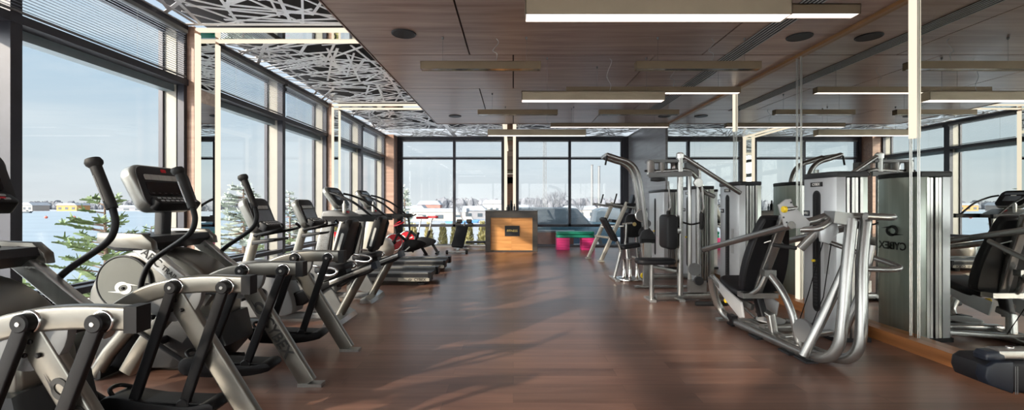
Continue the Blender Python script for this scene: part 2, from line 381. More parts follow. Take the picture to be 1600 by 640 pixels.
# ---- window walls
def blind(y0, y1, x, z0, z1, along, label, n=20):
    """venetian blind hanging in the upper light; along='y' for the left wall"""
    mid = (y0+y1)/2; ln = y1-y0
    P = (lambda t, dx, z: (x+dx, t, z)) if along == 'y' else (lambda t, dx, z: (t, x+dx, z))
    D = (lambda l, w, h: (w, l, h)) if along == 'y' else (lambda l, w, h: (l, w, h))
    r = empty('venetian_blind', P(mid, 0, z0), label, 'blind', 'venetian blinds in the upper windows')
    MB().box(P(mid, 0, z1-.02), D(ln, .05, .04), bev=.003).build('headrail', MGR, r)
    b = MB()
    for i in range(n):
        z = z0+.035+(z1-z0-.09)*i/(n-1)
        M = rot('Y', 8) if along == 'y' else rot('X', 12)
        b.box(P(mid, 0, z), D(ln-.02, .020, .0016), M)
    b.build('slats', SLAT, r, smooth=False)
    MB().box(P(mid, 0, z0+.012), D(ln-.01, .024, .014), bev=.002).build('bottom_rail', MGR, r)
    for t in (y0+ln*.2, y0+ln*.8):
        MB().tube([P(t, .014, z0+.01), P(t, .014, z1-.03)], .0012, 6).build('cord', LGR, r)
    return r
BLUEG = mat('transom_reflection_blue', (.24, .30, .33), .4, .3, .05)  # blue tint paints the reflection on the underside of the transom
SLAT = mat('blind_slat', (.34, .37, .42), .4, .3, .05)
YC = [-2.83, 1.25, 5.32, 9.33, 13.49]               # column stations on the left wall
nwin = 0
def frame_x(b, y0, y1, z0, z1, x=XL, d=.09): b.box((x, (y0+y1)/2, (z0+z1)/2), (d, y1-y0, z1-z0), bev=.003)
ordn = ['nearest the camera', 'second from the camera', 'third from the camera', 'fourth', 'fifth', 'sixth', 'seventh', 'farthest']
bl_lab = {0: 'blind over the left window behind the camera side, first pane', 1: 'wide venetian blind above the big lake window at far left of photo',
          2: 'venetian blind right of the first lit frame, in the wider left pane', 3: 'venetian blind in the narrower left pane just before the second lit frame',
          4: 'venetian blind in the pane just beyond the second lit frame', 5: 'venetian blind in the last left wall pane before the corner column'}
# per bay: list of panes (y0, y1)
bays = [(-2.38, 1.25, [(-2.30, 1.17)]), (1.70, 5.32, [(1.78, 3.30), (3.36, 5.24)]), (5.77, 9.33, [(5.85, 7.42), (7.58, 9.24)]), (9.78, 13.49, [(9.86, 11.32), (11.50, 13.40)])]
bays = [(-2.38, 1.25, [(-2.33, 1.20)]), (1.70, 5.32, [(1.75, 3.44), (3.53, 5.27)]), (5.77, 9.33, [(5.83, 7.50), (7.60, 9.27)]), (9.78, 13.49, [(9.84, 11.38), (11.54, 13.44)])]
XG = XL-.20
k = 0
for (a0, a1, panes) in bays:
    nwin += 1
    root = empty('window_%d' % nwin, (XL, (a0+a1)/2, 0), None, None); root['kind'] = 'structure'
    b = MB()
    frame_x(b, a0, a1, 0, .10); frame_x(b, a0, a1, ZP-.07, ZP+.02, d=.12); frame_x(b, a0, a1, ZT-.035, ZT+.035, d=.13); frame_x(b, a0, a1, .50, .56, d=.10)
    frame_x(b, a0, a0+.08, 0, ZP); frame_x(b, a1-.05, a1, 0, ZP)
    b.build('window_frame', FRM, root)
    b = MB()
    for j, (p0, p1) in enumerate(panes):
        # pale metal reveals between the inner frame and the glass
        b.box((XL-.115, p1+.012, ZP/2), (.17, .024, ZP), bev=.002); b.box((XL-.115, p0-.012, ZP/2), (.17, .024, ZP), bev=.002)
    b.build('reveal', BEI, root)
    b = MB().box((XL-.13, (a0+a1)/2, ZT-.075), (.12, a1-a0, .08), bev=.003); b.build('shutter_box', BLUEG, root)
    b = MB()
    for j, (p0, p1) in enumerate(panes):
        if j: b.box((XL, (p0+panes[j-1][1])/2, ZP/2), (.11, p0-panes[j-1][1]-.005, ZP), bev=.003)
        b.box((XG-.01, p1+.0, ZP/2), (.05, .05, ZP), bev=.002)
    b.build('frame_post', FRM, root)
    b = MB()
    for (p0, p1) in panes:
        for z0, z1 in ((.06, .50), (.56, ZT-.035), (ZT+.035, ZP-.07)):
            b.box((XG, (p0+p1)/2, (z0+z1)/2), (.012, p1-p0-.03, z1-z0))
    b.build('glass', GLS, root, smooth=False)
    b = MB(); b.box((XL-.12, (a0+a1)/2, .03), (.2, a1-a0, .06)); b.box((XG, (a0+a1)/2, .53), (.06, a1-a0, .06)); b.box((XG, (a0+a1)/2, ZT), (.06, a1-a0, .07)); b.box((XG, (a0+a1)/2, ZP-.03), (.06, a1-a0, .1)); b.build('outer_rail', FRM, root)
    MB().box((XL+.10, (a0+a1)/2, .02), (.22, a1-a0, .04), bev=.004).build('window_sill', MGR, root)
    if nwin >= 2:
        if nwin == 2: spans = [(a0+.09, a1-.06)]
        else: spans = [(a0+.09, panes[0][1]), (panes[1][0], a1-.06)]
        for sp in spans:
            k += 1
            blind(sp[0], sp[1], XL+.075, ZT+.04, ZP-.07, 'y', bl_lab[k])
# ---- wooden columns on the left wall with a lit double frame around a mirror strip
def lit_frame(yc, label):
    """column face at yc .. yc+.45, lit strips run up the face and across the ceiling to the wood panels"""
    r = empty('light_frame', (-3.78, yc+.22, 0), label, 'light', 'lit portal frames on the window side')
    xf = -3.78
    for nm, y in (('light_strip', yc+.045), ('light_strip', yc+.405)):
        MB().box((xf, y, (ZP-.08)/2+.02), (.03, .075, ZP-.12), bev=.006).build(nm, LED, r)
        MB().box(((xf+WX0)/2, y, ZP-.03), (WX0-xf, .075, .03), bev=.006).build(nm, LED, r)
    MB().box((xf-.004, yc+.225, ZP/2), (.016, .27, ZP-.06)).box(((xf+WX0)/2, yc+.225, ZP-.022), (WX0-xf, .27, .016)).build('mirror_strip', MIR, r, smooth=False)
    return r
for i, yc in enumerate(YC):
    y1 = yc+.45 if i < 4 else YF-.02
    x1 = -3.79 if i < 4 else -3.60
    struct(MB().box(((XL-.25+x1)/2, (yc+y1)/2, ZP/2), (x1-(XL-.25), y1-yc, ZP)), 'wall_column', COLM)
lf = [lit_frame(1.25, 'lit strip frame on the column beside the camera'), lit_frame(5.32, 'nearest lit double strip frame, beside the big lake window'), lit_frame(9.33, 'second lit double strip frame, behind the treadmill consoles')]
# ---- far window wall
def far_window(n, x0, x1, xm, lab):
    root = empty('window_%d' % n, ((x0+x1)/2, YF, 0), None, None); root['kind'] = 'structure'
    b = MB()
    def fr(xa, xb, za, zb, d=.10): b.box(((xa+xb)/2, YF, (za+zb)/2), (xb-xa, d, zb-za), bev=.003)
    fr(x0, x1, 0, .07); fr(x0, x1, ZP-.12, ZP+.02, .13); fr(x0, x1, ZT-.03, ZT+.03, .13); fr(x0, x1, .62, .70, .12)
    fr(x0, x0+.07, 0, ZP); fr(x1-.07, x1, 0, ZP); fr(xm-.04, xm+.04, .62, ZP, .12)
    b.build('window_frame', FRM, root)
    b = MB()
    for xa, xb in ((x0+.07, xm-.04), (xm+.04, x1-.07)):
        for za, zb in ((.07, .62), (.70, ZT-.03), (ZT+.03, ZP-.12)): b.box(((xa+xb)/2, YF, (za+zb)/2), (xb-xa, .012, zb-za))
    b.build('glass', GLS, root, smooth=False)
    for xa, xb, l in ((x0+.07, xm-.04, lab[0]), (xm+.04, x1-.07, lab[1])): blind(xa, xb, YF-.09, ZT+.03, ZP-.12, 'x', l, 16)
far_window(5, -3.52, -.30, -1.84, ['venetian blind on the far wall, leftmost pane by the wooden corner column', 'venetian blind on the far wall, pane just left of the lit column'])
far_window(6, .10, 3.42, 1.76, ['venetian blind on the far wall, pane just right of the lit column', 'venetian blind on the far wall, rightmost pane by the grey wall'])
struct(MB().box((-3.80, YF-.01, ZP/2), (.56, .16, ZP)), 'wall_far_left', FRM)
struct(MB().box((3.52, YF-.01, ZP/2), (.20, .16, ZP)), 'wall_far_right', FRM)
struct(MB().box((-.10, YF+.0, ZP/2), (.42, .1, ZP)), 'wall_far_column', FRM)
struct(MB().box((-.1, YF-.1, .025), (7.2, .09, .05), bev=.004), 'baseboard_far', MGR)
r = empty('light_frame', (-.10, YF-.08, 0), 'lit mirror column behind the reception desk between the far windows', 'light')
for x in (-.235, .035):
    MB().box((x, YF-.08, ZP/2), (.09, .03, ZP-.06), bev=.006).build('light_strip', LED, r)
    MB().box((x, (YF+WY1)/2, ZP-.02), (.09, YF-WY1-.1, .03), bev=.006).build('light_strip', LED, r)
MB().box((-.10, YF-.072, ZP/2), (.18, .014, ZP-.06)).box((-.10, (YF+WY1)/2, ZP-.012), (.18, YF-WY1-.1, .014)).build('mirror_strip', MIR, r, smooth=False)
# ---- mirror wall on the right, wooden base, slim light strips, grey cladding beyond it
b = MB(); e = [YB, .73, 2.37, 4.03, 5.66, 7.29, 8.92, 10.55]
for y0, y1 in zip(e, e[1:]): b.box((XM+.004, (y0+y1)/2, (ZW+.07)/2), (.008, y1-y0-.004, ZW-.07))
struct(b, 'wall_right', MIR)
struct(MB().box((XM+.06, (YB+YF)/2, ZP/2), (.1, YF-YB, ZP)), 'wall_right_backing', PLEN)
struct(MB().box((XM-.05, (YB+10.6)/2, .055), (.10, 10.6-YB, .11), bev=.004), 'baseboard_right', CORK)
struct(MB().box((XM-.004, (10.55+YF)/2, ZP/2), (.05, YF-10.55, ZP)), 'wall_right_far', GWALL)
for y, z0, z1, l in ((4.03, 1.9, ZW-.03, 'tallest looking lit strip at the top of the mirror, nearest the camera'),
                     (5.66, .115, .88, 'short lit strip at the foot of the mirror beside the chest machine tower'),
                     (7.29, 2.50, ZW-.03, 'small lit strip at the top of the mirror, farther one'),
                     ):
    r = empty('mirror_light', (XM-.012, y, 0.115), l, 'light', 'vertical light strips on the mirror wall')
    for s in (-.04, .04): MB().box((XM-.008, y+s, ZW/2+.05), (.008, .006, ZW-.13)).build('edge_profile', ALU, r)
    MB().box((XM-.014, y, (z0+z1)/2), (.022, .07, z1-z0), bev=.004).build('light_strip', LED, r)
# ---- ceiling fittings
r = empty('linear_air_diffuser', (2.79, 4.0, ZW), 'long slotted air diffuser in the wooden ceiling beside the mirror', 'air vent')
MB().box((2.79, 3.2, ZW-.003), (.22, 11.6, .004)).build('slot_recess', PLEN, r)
for i in range(6): MB().box((2.69+.04*i, 3.2, ZW-.008), (.012, 11.6, .007)).build('slat', LGR, r)
for (x, y, l) in ((-1.21, 4.95, 'round black ceiling speaker at upper left over the treadmills'), (3.22, 5.04, 'round black ceiling speaker nearest, beside the mirror edge'),
                  (-1.24, 9.54, 'small far round ceiling speaker on the left of the ceiling'), (3.22, 9.54, 'small far round ceiling speaker close to the mirror edge')):
    r = empty('ceiling_speaker', (x, y, ZW), l, 'speaker', 'round ceiling speakers')
    MB().ring((x, y, ZW-.004), .125, .010, (0, 0, 1)).build('rim', DGR, r); MB().disc((x, y, ZW-.006), .12, .012, (0, 0, 1)).build('grille', BLK, r)
# ---- pendant lights
def pendant(x0, x1, y, zb, h, w, lit, label, grp):
    """slim box luminaire: bronze housing, lens underneath, two wires and one feed cable"""
    r = empty('linear_pendant_light', ((x0+x1)/2, y, zb), label, 'light', grp)
    b = MB(); L_ = x1-x0; cx = (x0+x1)/2
    b.box((cx, y, zb+h-.004), (L_, w, .008)); b.box((cx, y-w/2+.003, zb+h/2), (L_, .006, h)); b.box((cx, y+w/2-.003, zb+h/2), (L_, .006, h))
    b.box((x0+.003, y, zb+h/2), (.006, w, h)); b.box((x1-.003, y, zb+h/2), (.006, w, h)); b.build('housing', BRZ if h > .1 else BRZD, r, smooth=False)
    lens = MB().box((cx, y, zb+.006), (L_-.014, w-.012, .006)).build('diffuser', LEDP if lit else MIRD, r, smooth=False)
    for x in (x0+.18*L_, x1-.12*L_):
        MB().tube([(x, y, zb+h), (x, y, ZW-.013)], .0016, 6).build('hanging_wire', MGR, r)
        MB().lathe([(.012, 0), (.012, .02), (.004, .03)], (x, y, ZW-(.013 if 2.6 < x < 2.95 else 0)), (0, 0, -1), 10).build('ceiling_anchor', MGR, r)
    c = x0+.62*L_
    MB().tube(sm([(c, y+.02, zb+h), (c+.02, y+.02, zb+h+.1), (c-.03, y+.03, (zb+h+ZW)/2), (c+.035, y+.04, ZW-.05), (c+.01, y+.04, ZW)]), .003, 6).build('feed_cable', LGR, r)
BRZD = mat('dark_bronze_pendant', (.20, .15, .095), .4, .35, .05)
MIRD = mat('louvre_mirror', (.25, .24, .23), .12, .9, .3, (12, 3, 3))
G1, G2, G3 = 'deep lit pendants over the aisle', 'slim lit pendants behind the deep ones', 'short unlit pendants under the ceiling'
TH, TZ = 1.333+CH, 1.525+CH
pendant(.085, 1.95, 3.2, TH, .115, .145, True, 'largest deep bronze pendant with lit underside, at top of photo', G1)
pendant(.107, 1.93, 5.76, TH, .115, .145, True, 'deep bronze lit pendant in the middle of the row', G1)
pendant(-.49, 1.39, 8.64, TH, .115, .145, True, 'farthest deep bronze lit pendant, over the reception desk', G1)
pendant(.45, 2.77, 3.62, TZ, .08, .10, True, 'slim lit pendant just behind the largest one at top of photo', G2)
pendant(.72, 3.09, 6.13, TZ, .08, .10, True, 'slim lit pendant in mid row reaching toward the mirror', G2)
pendant(.73, 3.05, 8.8, TZ, .08, .10, True, 'farthest slim lit pendant ending near the grey wall', G2)
pendant(-1.04, .31, 5.06, TZ, .085, .10, False, 'unlit slim pendant nearest on the left side', G3)
pendant(1.38, 2.78, 5.06, TZ, .085, .10, False, 'unlit slim pendant nearest on the mirror side', G3)
pendant(-.60, .75, 7.6, TZ, .085, .10, False, 'unlit slim pendant farther away, left of the desk line', G3)
pendant(1.45, 2.80, 7.6, TZ, .085, .10, False, 'unlit slim pendant farther away on the mirror side', G3)
# ================================================================ OUTSIDE
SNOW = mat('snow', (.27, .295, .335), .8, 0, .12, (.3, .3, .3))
SNOWN = mat('light_bounce_snow', (.86, .88, .92), .8, 0, .04, (.3, .3, .3))  # whiter than the other snow, to bounce light up to the ceiling
ICE = mat('lake_ice', (.19, .245, .30), .6, 0, .10, (.02, .12, 1))
BARK = mat('bark', (.16, .11, .08), .9, 0, .25, (20, 20, 4))
NEED = mat('pine_needles', (.20, .27, .13), .7, 0, .35, (5, 5, 5))
NEEDF = mat('frosted_needles', (.42, .47, .42), .7, 0, .35, (5, 5, 5))
THUJ = mat('thuja_sunlit_foliage', (.55, .50, .26), .8, 0, .35, (8, 8, 8))  # hedge lies in building shade; sunlight is painted into its colour
TREEL = mat('winter_twigs', (.145, .15, .17), .9, 0, .2, (.05, .05, .05))
WALLW = mat('white_render', (.36, .34, .32), .8, 0, .04)
WALLO = mat('orange_render', (.55, .27, .10), .8, 0, .06)
WALLG = mat('grey_render', (.25, .25, .27), .8, 0, .06)
PINK = mat('red_brown_panel', (.34, .15, .12), .6, 0, .1)
GLD = mat('dark_glazing', (.06, .08, .10), .15, 0, .1)
CARB = mat('blue_grey_car_paint', (.02, .05, .075), .25, .4, .05)
BLU = mat('boat_blue', (.08, .22, .50), .4, 0, .08)
REDB = mat('buoy_red', (.6, .12, .08), .5, 0, .1)
ZL, ZG = -4.0, -.6
struct(MB().prism([(-1500, -400), (-1500, 365), (-105, 372), (-32, 90), (-26, 60), (-24, -400)], ZL-.4, ZL, 'z'), 'lake_ice', ICE)
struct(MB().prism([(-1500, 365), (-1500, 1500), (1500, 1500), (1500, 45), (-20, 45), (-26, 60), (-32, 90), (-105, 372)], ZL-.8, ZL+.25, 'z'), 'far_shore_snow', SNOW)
struct(MB().prism([(-9.5, -60), (-9.5, YF+.2), (-4.2, YF+.2), (-4.2, YB-.2), (60, YB-.2), (60, -60)], ZG-.6, ZG, 'z'), 'garden_snow', SNOWN)  # stretch behind the room is unseen, added to bounce light indoors
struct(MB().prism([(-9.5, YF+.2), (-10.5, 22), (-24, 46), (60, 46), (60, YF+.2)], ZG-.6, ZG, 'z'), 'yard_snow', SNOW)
struct(MB().prism([(-24.5, -400), (-10, -400), (-10, 45), (-24, 60)], ZL-.5, ZL+.1, 'z'), 'lake_bank', SNOWN)
struct(MB().box((-3.98, (YF+YB)/2, -.35), (.16, YF-YB+.4, .6)).box((-.1, YF+.12, -.35), (8.0, .16, .6)), 'plinth', MGR)
# distant tree line: nobody could count it
rnd = random.Random(11)
def treeline(pts, n, h0, h1, name, label):
    b = MB()
    for _ in range(n):
        t = rnd.random()*(len(pts)-1); i = int(t); f = t-i; x = pts[i][0]*(1-f)+pts[i+1][0]*f; y = pts[i][1]*(1-f)+pts[i+1][1]*f+rnd.uniform(-14, 14)
        h = rnd.uniform(h0, h1); r = h*rnd.uniform(.25, .5); z = ZL
        T = Matrix.Translation((x, y, z+h*.5)) @ Matrix.Diagonal((r, r, h*.55, 1))
        res = bmesh.ops.create_icosphere(b.b, subdivisions=2, radius=1, matrix=T)
        for v in res['verts']: v.co += V((rnd.uniform(-.22, .22)*r, rnd.uniform(-.22, .22)*r, rnd.uniform(-.14, .14)*h))
    o = b.build(name, TREEL, smooth=False); tag(o, label, 'trees', kind='stuff')
treeline([(-900, 560), (-600, 520), (-420, 500), (-250, 470), (-120, 450)], 420, 5, 10, 'bare_tree_line', 'hazy grey line of bare trees along the far lake shore at left')
treeline([(-70, 410), (-20, 400), (60, 400), (160, 380), (330, 360)], 420, 6, 11, 'bare_tree_line', 'hazy grey line of bare trees behind the snowy yards beyond the far windows')
def house(x, y, w, d, h, rh, wm, label, cat='building', flat=False, win=3, z=ZL):
    r = empty('distant_house', (x, y, z), label, cat)
    MB().box((x, y, z+h/2), (w, d, h)).build('wall', wm, r, smooth=False)
    if flat: MB().box((x, y, z+h+rh/2), (w*1.04, d*1.04, rh)).build('roof', SNOW, r, smooth=False)
    else: MB().prism([(-w*.54, 0), (w*.54, 0), (w*.38, rh), (-w*.38, rh)], -d*.54, d*.54, 'y', M=Matrix.Translation((x, y, z+h))).build('roof', SNOW, r, smooth=False)
    for i in range(win):
        wx = x-w/2+w*(i+.5)/win
        MB().box((wx, y-d/2-.05, z+h*.5), (w/win*.45, .12, h*.4)).build('window', GLD, r, smooth=False)
def pp(px, Y): return (px-802)/700*Y
house(pp(44, 380), 380, 22, 14, 5.0, 2.4, WALLW, 'low white boathouse on the far lake shore at far left', win=5)
house(pp(115, 385), 385, 17, 12, 5.0, 2.0, WALLO, 'orange walled house with snowy roof across the lake, left of the pine')
house(pp(205, 392), 392, 30, 10, 3.2, 2.0, WALLG, 'long low grey shed across the lake behind the pine')
house(pp(672, 240), 240, 12, 8, 5.4, 2.2, PINK, 'small pink house among the trees beyond the leftmost far window')
house(pp(650, 210), 210, 9, 8, 3.6, 1.6, WALLW, 'small cream house just left of the pink house')
house(pp(690, 150), 150, 17, 9, 3.0, 1.2, WALLW, 'long cream workshop with snowy roof beyond the leftmost far window', flat=True)
house(pp(735, 170), 170, 12, 9, 3.2, 1.8, WALLG, 'grey shed with snowy roof behind the adjustable bench line')
house(pp(773, 200), 200, 10, 9, 5.8, 1.8, WALLW, 'tall white house just left of the lit column', win=4)
house(pp(822, 190), 190, 8, 8, 3.6, 1.8, WALLG, 'small grey house just right of the lit column')
house(pp(905, 180), 180, 14, 8, 3.4, 1.6, WALLW, 'white house with snowy roof in front of the two chimneys')
house(pp(955, 160), 160, 9, 8, 3.0, 1.4, PINK, 'small brick house at the right of the far windows')
def bare_tree(x, y, z, h, label, seed):
    rn = random.Random(seed); r = empty('bare_tree', (x, y, z), label, 'tree'); b = MB()
    def br(p, d, ln, rad, lv):
        q = p+d*ln; b.tube([p, (p+q)/2+V((rn.uniform(-1, 1), rn.uniform(-1, 1), 0))*ln*.05, q], rad, 5, [1, .85, .65])
        if lv:
            for _ in range(4 if lv > 1 else 5):
                nd_ = (d+V((rn.uniform(-1, 1), rn.uniform(-1, 1), rn.uniform(-.1, .7)))*.75).normalized(); br(p+(q-p)*rn.uniform(.45, 1), nd_, ln*rn.uniform(.5, .75), rad*.5, lv-1)
    p0 = V((x, y, z)); MB().tube([p0, p0+V((0, 0, h*.3))], h*.018, 7).build('trunk', BARK, r)
    for _ in range(5): br(p0+V((0, 0, h*.26)), V((rn.uniform(-.6, .6), rn.uniform(-.6, .6), 1)).normalized(), h*.3, h*.01, 3)
    b.build('branches', TREEL, r, smooth=False)
bare_tree(pp(836, 110), 110, ZL, 9.0, 'round bare tree just left of the lattice mast', 1)
bare_tree(pp(863, 100), 100, ZL, 11.0, 'tall bare tree just right of the lattice mast', 2)
bare_tree(pp(721, 130), 130, ZL, 7.5, 'bare tree above the blue boats beyond the far left windows', 3)
bare_tree(pp(908, 120), 120, ZL, 8.0, 'bare tree left of the two chimneys', 4)
# lattice mast and two chimneys
r = empty('lattice_mast', (pp(851, 150), 150, ZL), 'slim lattice radio mast rising beyond the far right window', 'mast')
mxx = pp(851, 150); b = MB()
for sx, sy in ((-.6, -.35), (.6, -.35), (0, .7)): b.tube([(mxx+sx, 150+sy, ZL), (mxx+sx*.6, 150+sy*.6, 28)], .10, 5)
b.build('mast_leg', MGR, r)
b = MB()
for i in range(40):
    z = ZL+i*.8; s = -.6 if i % 2 else .6; b.tube([(mxx+s, 149.7, z), (mxx-s, 149.7, z+.8)], .06, 4)
b.build('bracing', MGR, r)
for px, h, l in ((925, 15.0, 'left one of the two thin distant chimneys'), (936, 14.6, 'right one of the two thin distant chimneys')):
    r = empty('factory_chimney', (pp(px, 260), 260, ZL), l, 'chimney'); x = pp(px, 260)
    MB().lathe([(.9, 0), (.65, h*1.9)], (x, 260, ZL), n=12).build('shaft', MGR, r); MB().ring((x, 260, ZL+h*1.9), .7, .2, (0, 0, 1), 12, 6).build('rim', MGR, r)
# scrubby hedges and thickets dotted over the snowy yards
BRUSH = mat('dry_brush', (.12, .11, .085), .9, 0, .3, (1, 1, 1))
for (pxa, pxb, Y, l) in ((622, 706, 84, 'behind the bike saddles'), (716, 790, 86, 'left of the lit column'), (812, 884, 88, 'beside the mast'), (896, 968, 90, 'near the two chimneys')):
    b = MB()
    for _ in range(46):
        x = pp(rnd.uniform(pxa, pxb), Y); y = Y+rnd.uniform(-5, 5); rr = rnd.uniform(.25, .7)
        res = bmesh.ops.create_icosphere(b.b, subdivisions=1, radius=rr, matrix=Matrix.Translation((x, y, ZL+.25+rr*.6)) @ Matrix.Diagonal((1.5, 1, 1.1, 1)))
        for v in res['verts']: v.co += V((rnd.uniform(-.3, .3), rnd.uniform(-.3, .3), rnd.uniform(-.2, .3)))*rr
    tag(b.build('thicket', BRUSH, smooth=False), 'low brown thicket on the snowy yard '+l, 'bushes', kind='stuff')
# boats, buoys
def boat(px, Y, ln, m, label):
    x = pp(px, Y); r = empty('boat', (x, Y, ZL), label, 'boat')
    MB().prism([(-ln/2, .9), (-ln*.4, 0), (ln*.38, 0), (ln/2, 1.1)], -1.1, 1.1, 'y', .15, M=Matrix.Translation((x, Y, ZL))).build('hull', m, r)
    MB().prism([(-ln*.2, .95), (ln*.22, 1.0), (ln*.12, 2.0), (-ln*.16, 2.0)], -.8, .8, 'y', .1, M=Matrix.Translation((x, Y, ZL))).build('cabin', WALLW, r)
boat(39, 300, 9, GLD, 'dark boat moored on the lake by the far left shore')
boat(716, 120, 7, BLU, 'blue tarpaulin covered boat on the snowy yard'); boat(733, 128, 6, BLU, 'second blue boat just right of the larger blue one'); boat(655, 140, 9, WALLW, 'white boat laid up beyond the bike saddles')
for px, py, l in ((30, 341, 'leftmost red buoy on the ice'), (72, 341, 'red buoy on the ice left of the black handlebar'), (116, 341, 'red buoy on the ice just left of the black handlebar grip'), (250, 341, 'red buoy on the ice right of the pine')):
    Y = 5.3*700/(py-320); x = pp(px, Y); r = empty('buoy', (x, Y, ZL), l, 'buoy', 'red buoys on the lake')
    MB().ball((x, Y, ZL+.45), .55, (1, 1, .9), 12, 8).build('float', REDB, r); MB().tube([(x, Y, ZL+.8), (x, Y, ZL+1.3)], .07, 6).build('stem', MGR, r)
# conifers near the lake bank
def conifer(x, y, z, h, rad, m, label, seed, droop=.25, lay=13, dense=9):
    rn = random.Random(seed); r = empty('pine_tree', (x, y, z), label, 'tree')
    p = V((x, y, z)); MB().tube([p, p+V((.03, 0, h*.5)), p+V((0, 0, h*.97))], h*.022, 8, [1, .6, .15]).build('trunk', BARK, r)
    b = MB(); sk = MB()
    for i in range(lay):
        t = (i+.6)/lay; zz = h*(.10+.88*t); rr = rad*(1-t)**.75+.06*rad
        for k2 in range(max(4, int(dense*(1-t*.5)))):
            a = rn.uniform(0, 6.283); ln = rr*rn.uniform(.7, 1.1); d = V((math.cos(a), math.sin(a), 0)); base = p+V((0, 0, zz+rn.uniform(-.04, .04)*h))
            tip = base+d*ln+V((0, 0, ln*rn.uniform(-droop, .35-droop*.3))); sk.tube([base, tip], h*.004+.003, 4, [1, .4])
            ns = max(5, int(ln/ (h*.02)))
            for j in range(ns):
                f = .25+.75*(j+1)/ns; c = base.lerp(tip, f); sd = V((-d.y, d.x, 0))
                for s in (-1, 1):
                    e = (sd*s*.9+d*.8+V((0, 0, rn.uniform(-.1, .55)))).normalized()*h*.055*rn.uniform(.6, 1.1); q = e.cross(V((0, 0, 1))).normalized()*h*.0085
                    v = [b.b.verts.new(c-q), b.b.verts.new(c+q), b.b.verts.new(c+e+q*.5), b.b.verts.new(c+e-q*.5)]; b.b.faces.new(v)
                    q2 = V((0, 0, h*.008)); v = [b.b.verts.new(c-q2), b.b.verts.new(c+q2), b.b.verts.new(c+e+q2*.5), b.b.verts.new(c+e-q2*.5)]; b.b.faces.new(v)
            c = tip
            for j in range(4):
                e = V((rn.uniform(-1, 1), rn.uniform(-1, 1), rn.uniform(0, 1.2))).normalized()*h*.05; q = V((-e.y, e.x, 0)).normalized()*h*.008
                b.b.faces.new([b.b.verts.new(c-q), b.b.verts.new(c+q), b.b.verts.new(c+e+q*.4), b.b.verts.new(c+e-q*.4)])
    sk.build('branches', BARK, r, smooth=False); b.build('needles', m, r, smooth=False)
def PX(px, py, Y): return V(((px-802)/700*Y, Y, CH-(py-320)/700*Y))
q = PX(163, 296, 6.9); conifer(q.x, q.y, ZG, q.z-ZG, 1.0, NEED, 'green pine outside the big lake window, behind the curved black handlebar', 5, droop=-.15, lay=10, dense=8)
q = PX(236, 385, 9.5); conifer(q.x, q.y, ZG, 1.5, .6, NEED, 'small pine tip low beside the lake window mullion', 6, droop=-.1, lay=8)
q = PX(380, 280, 13.0); conifer(q.x, q.y, ZG, q.z-ZG, 1.25, NEEDF, 'tall frosted spruce behind the first bike console', 8, lay=17, dense=10)
q = PX(452, 300, 18.0); conifer(q.x, q.y, ZG, q.z-ZG, 1.0, NEEDF, 'frosted spruce between the two bike consoles', 9, lay=15, dense=9)
q = PX(430, 345, 9.6); conifer(q.x, q.y, ZG, q.z-ZG, .8, NEED, 'lower green pine behind the first bike handlebar', 12, lay=10, dense=9)
q = PX(632, 292, 40); conifer(q.x, q.y, ZL, q.z-ZL, .9, NEEDF, 'slender distant conifer at the left edge of the far window', 10, lay=16)
# thuja hedge beyond the far left windows: each shrub is its own
def thuja(x, y, h, w, label, seed):
    rn = random.Random(seed); b = MB()
    for i in range(520):
        t = rn.random()**.8; a = rn.uniform(0, 6.283); rr = w*(1-t**2.2*.75)*rn.uniform(.55, 1.05)
        c = V((x+math.cos(a)*rr, y+math.sin(a)*rr, ZG+t*h)); e = V((math.cos(a)*.4+rn.uniform(-.3, .3), math.sin(a)*.4+rn.uniform(-.3, .3), 1)).normalized()*.11; s = V((rn.uniform(-1, 1), rn.uniform(-1, 1), 0)).normalized()*.022
        b.b.faces.new([b.b.verts.new(c-s), b.b.verts.new(c+s), b.b.verts.new(c+e+s*.3), b.b.verts.new(c+e-s*.3)])
    for i in range(6):
        t = i/6; b.ball((x, y, ZG+h*(.08+t*.8)), w*(1-t**2*.7)*.6, (1, 1, 1.5), 8, 6)
    o = b.build('thuja_shrub', THUJ, loc=(x, y, ZG), smooth=False); tag(o, label, 'shrub', 'thuja hedge beyond the far windows')
hx = [-3.75, -3.35, -2.95, -2.5, -2.1, -1.72, -1.3, -.92, -.55, -.15]
hn = ['leftmost yellow green thuja of the hedge', 'second thuja of the hedge from the left', 'third thuja of the hedge, behind the bike saddles', 'fourth thuja of the hedge, right of the bikes', 'thuja just left of the far window post', 'thuja directly behind the bench roller pads', 'seventh thuja from the left, right of the adjustable bench', 'thuja hedge shrub left of the reception desk', 'thuja half hidden by the reception desk edge', 'last thuja at the right end, behind the desk']
for i, (x, l) in enumerate(zip(hx, hn)): thuja(x*1.16, 15.4+.12*math.sin(i*2), 1.22+.06*math.sin(i*3), .18, l, 40+i)
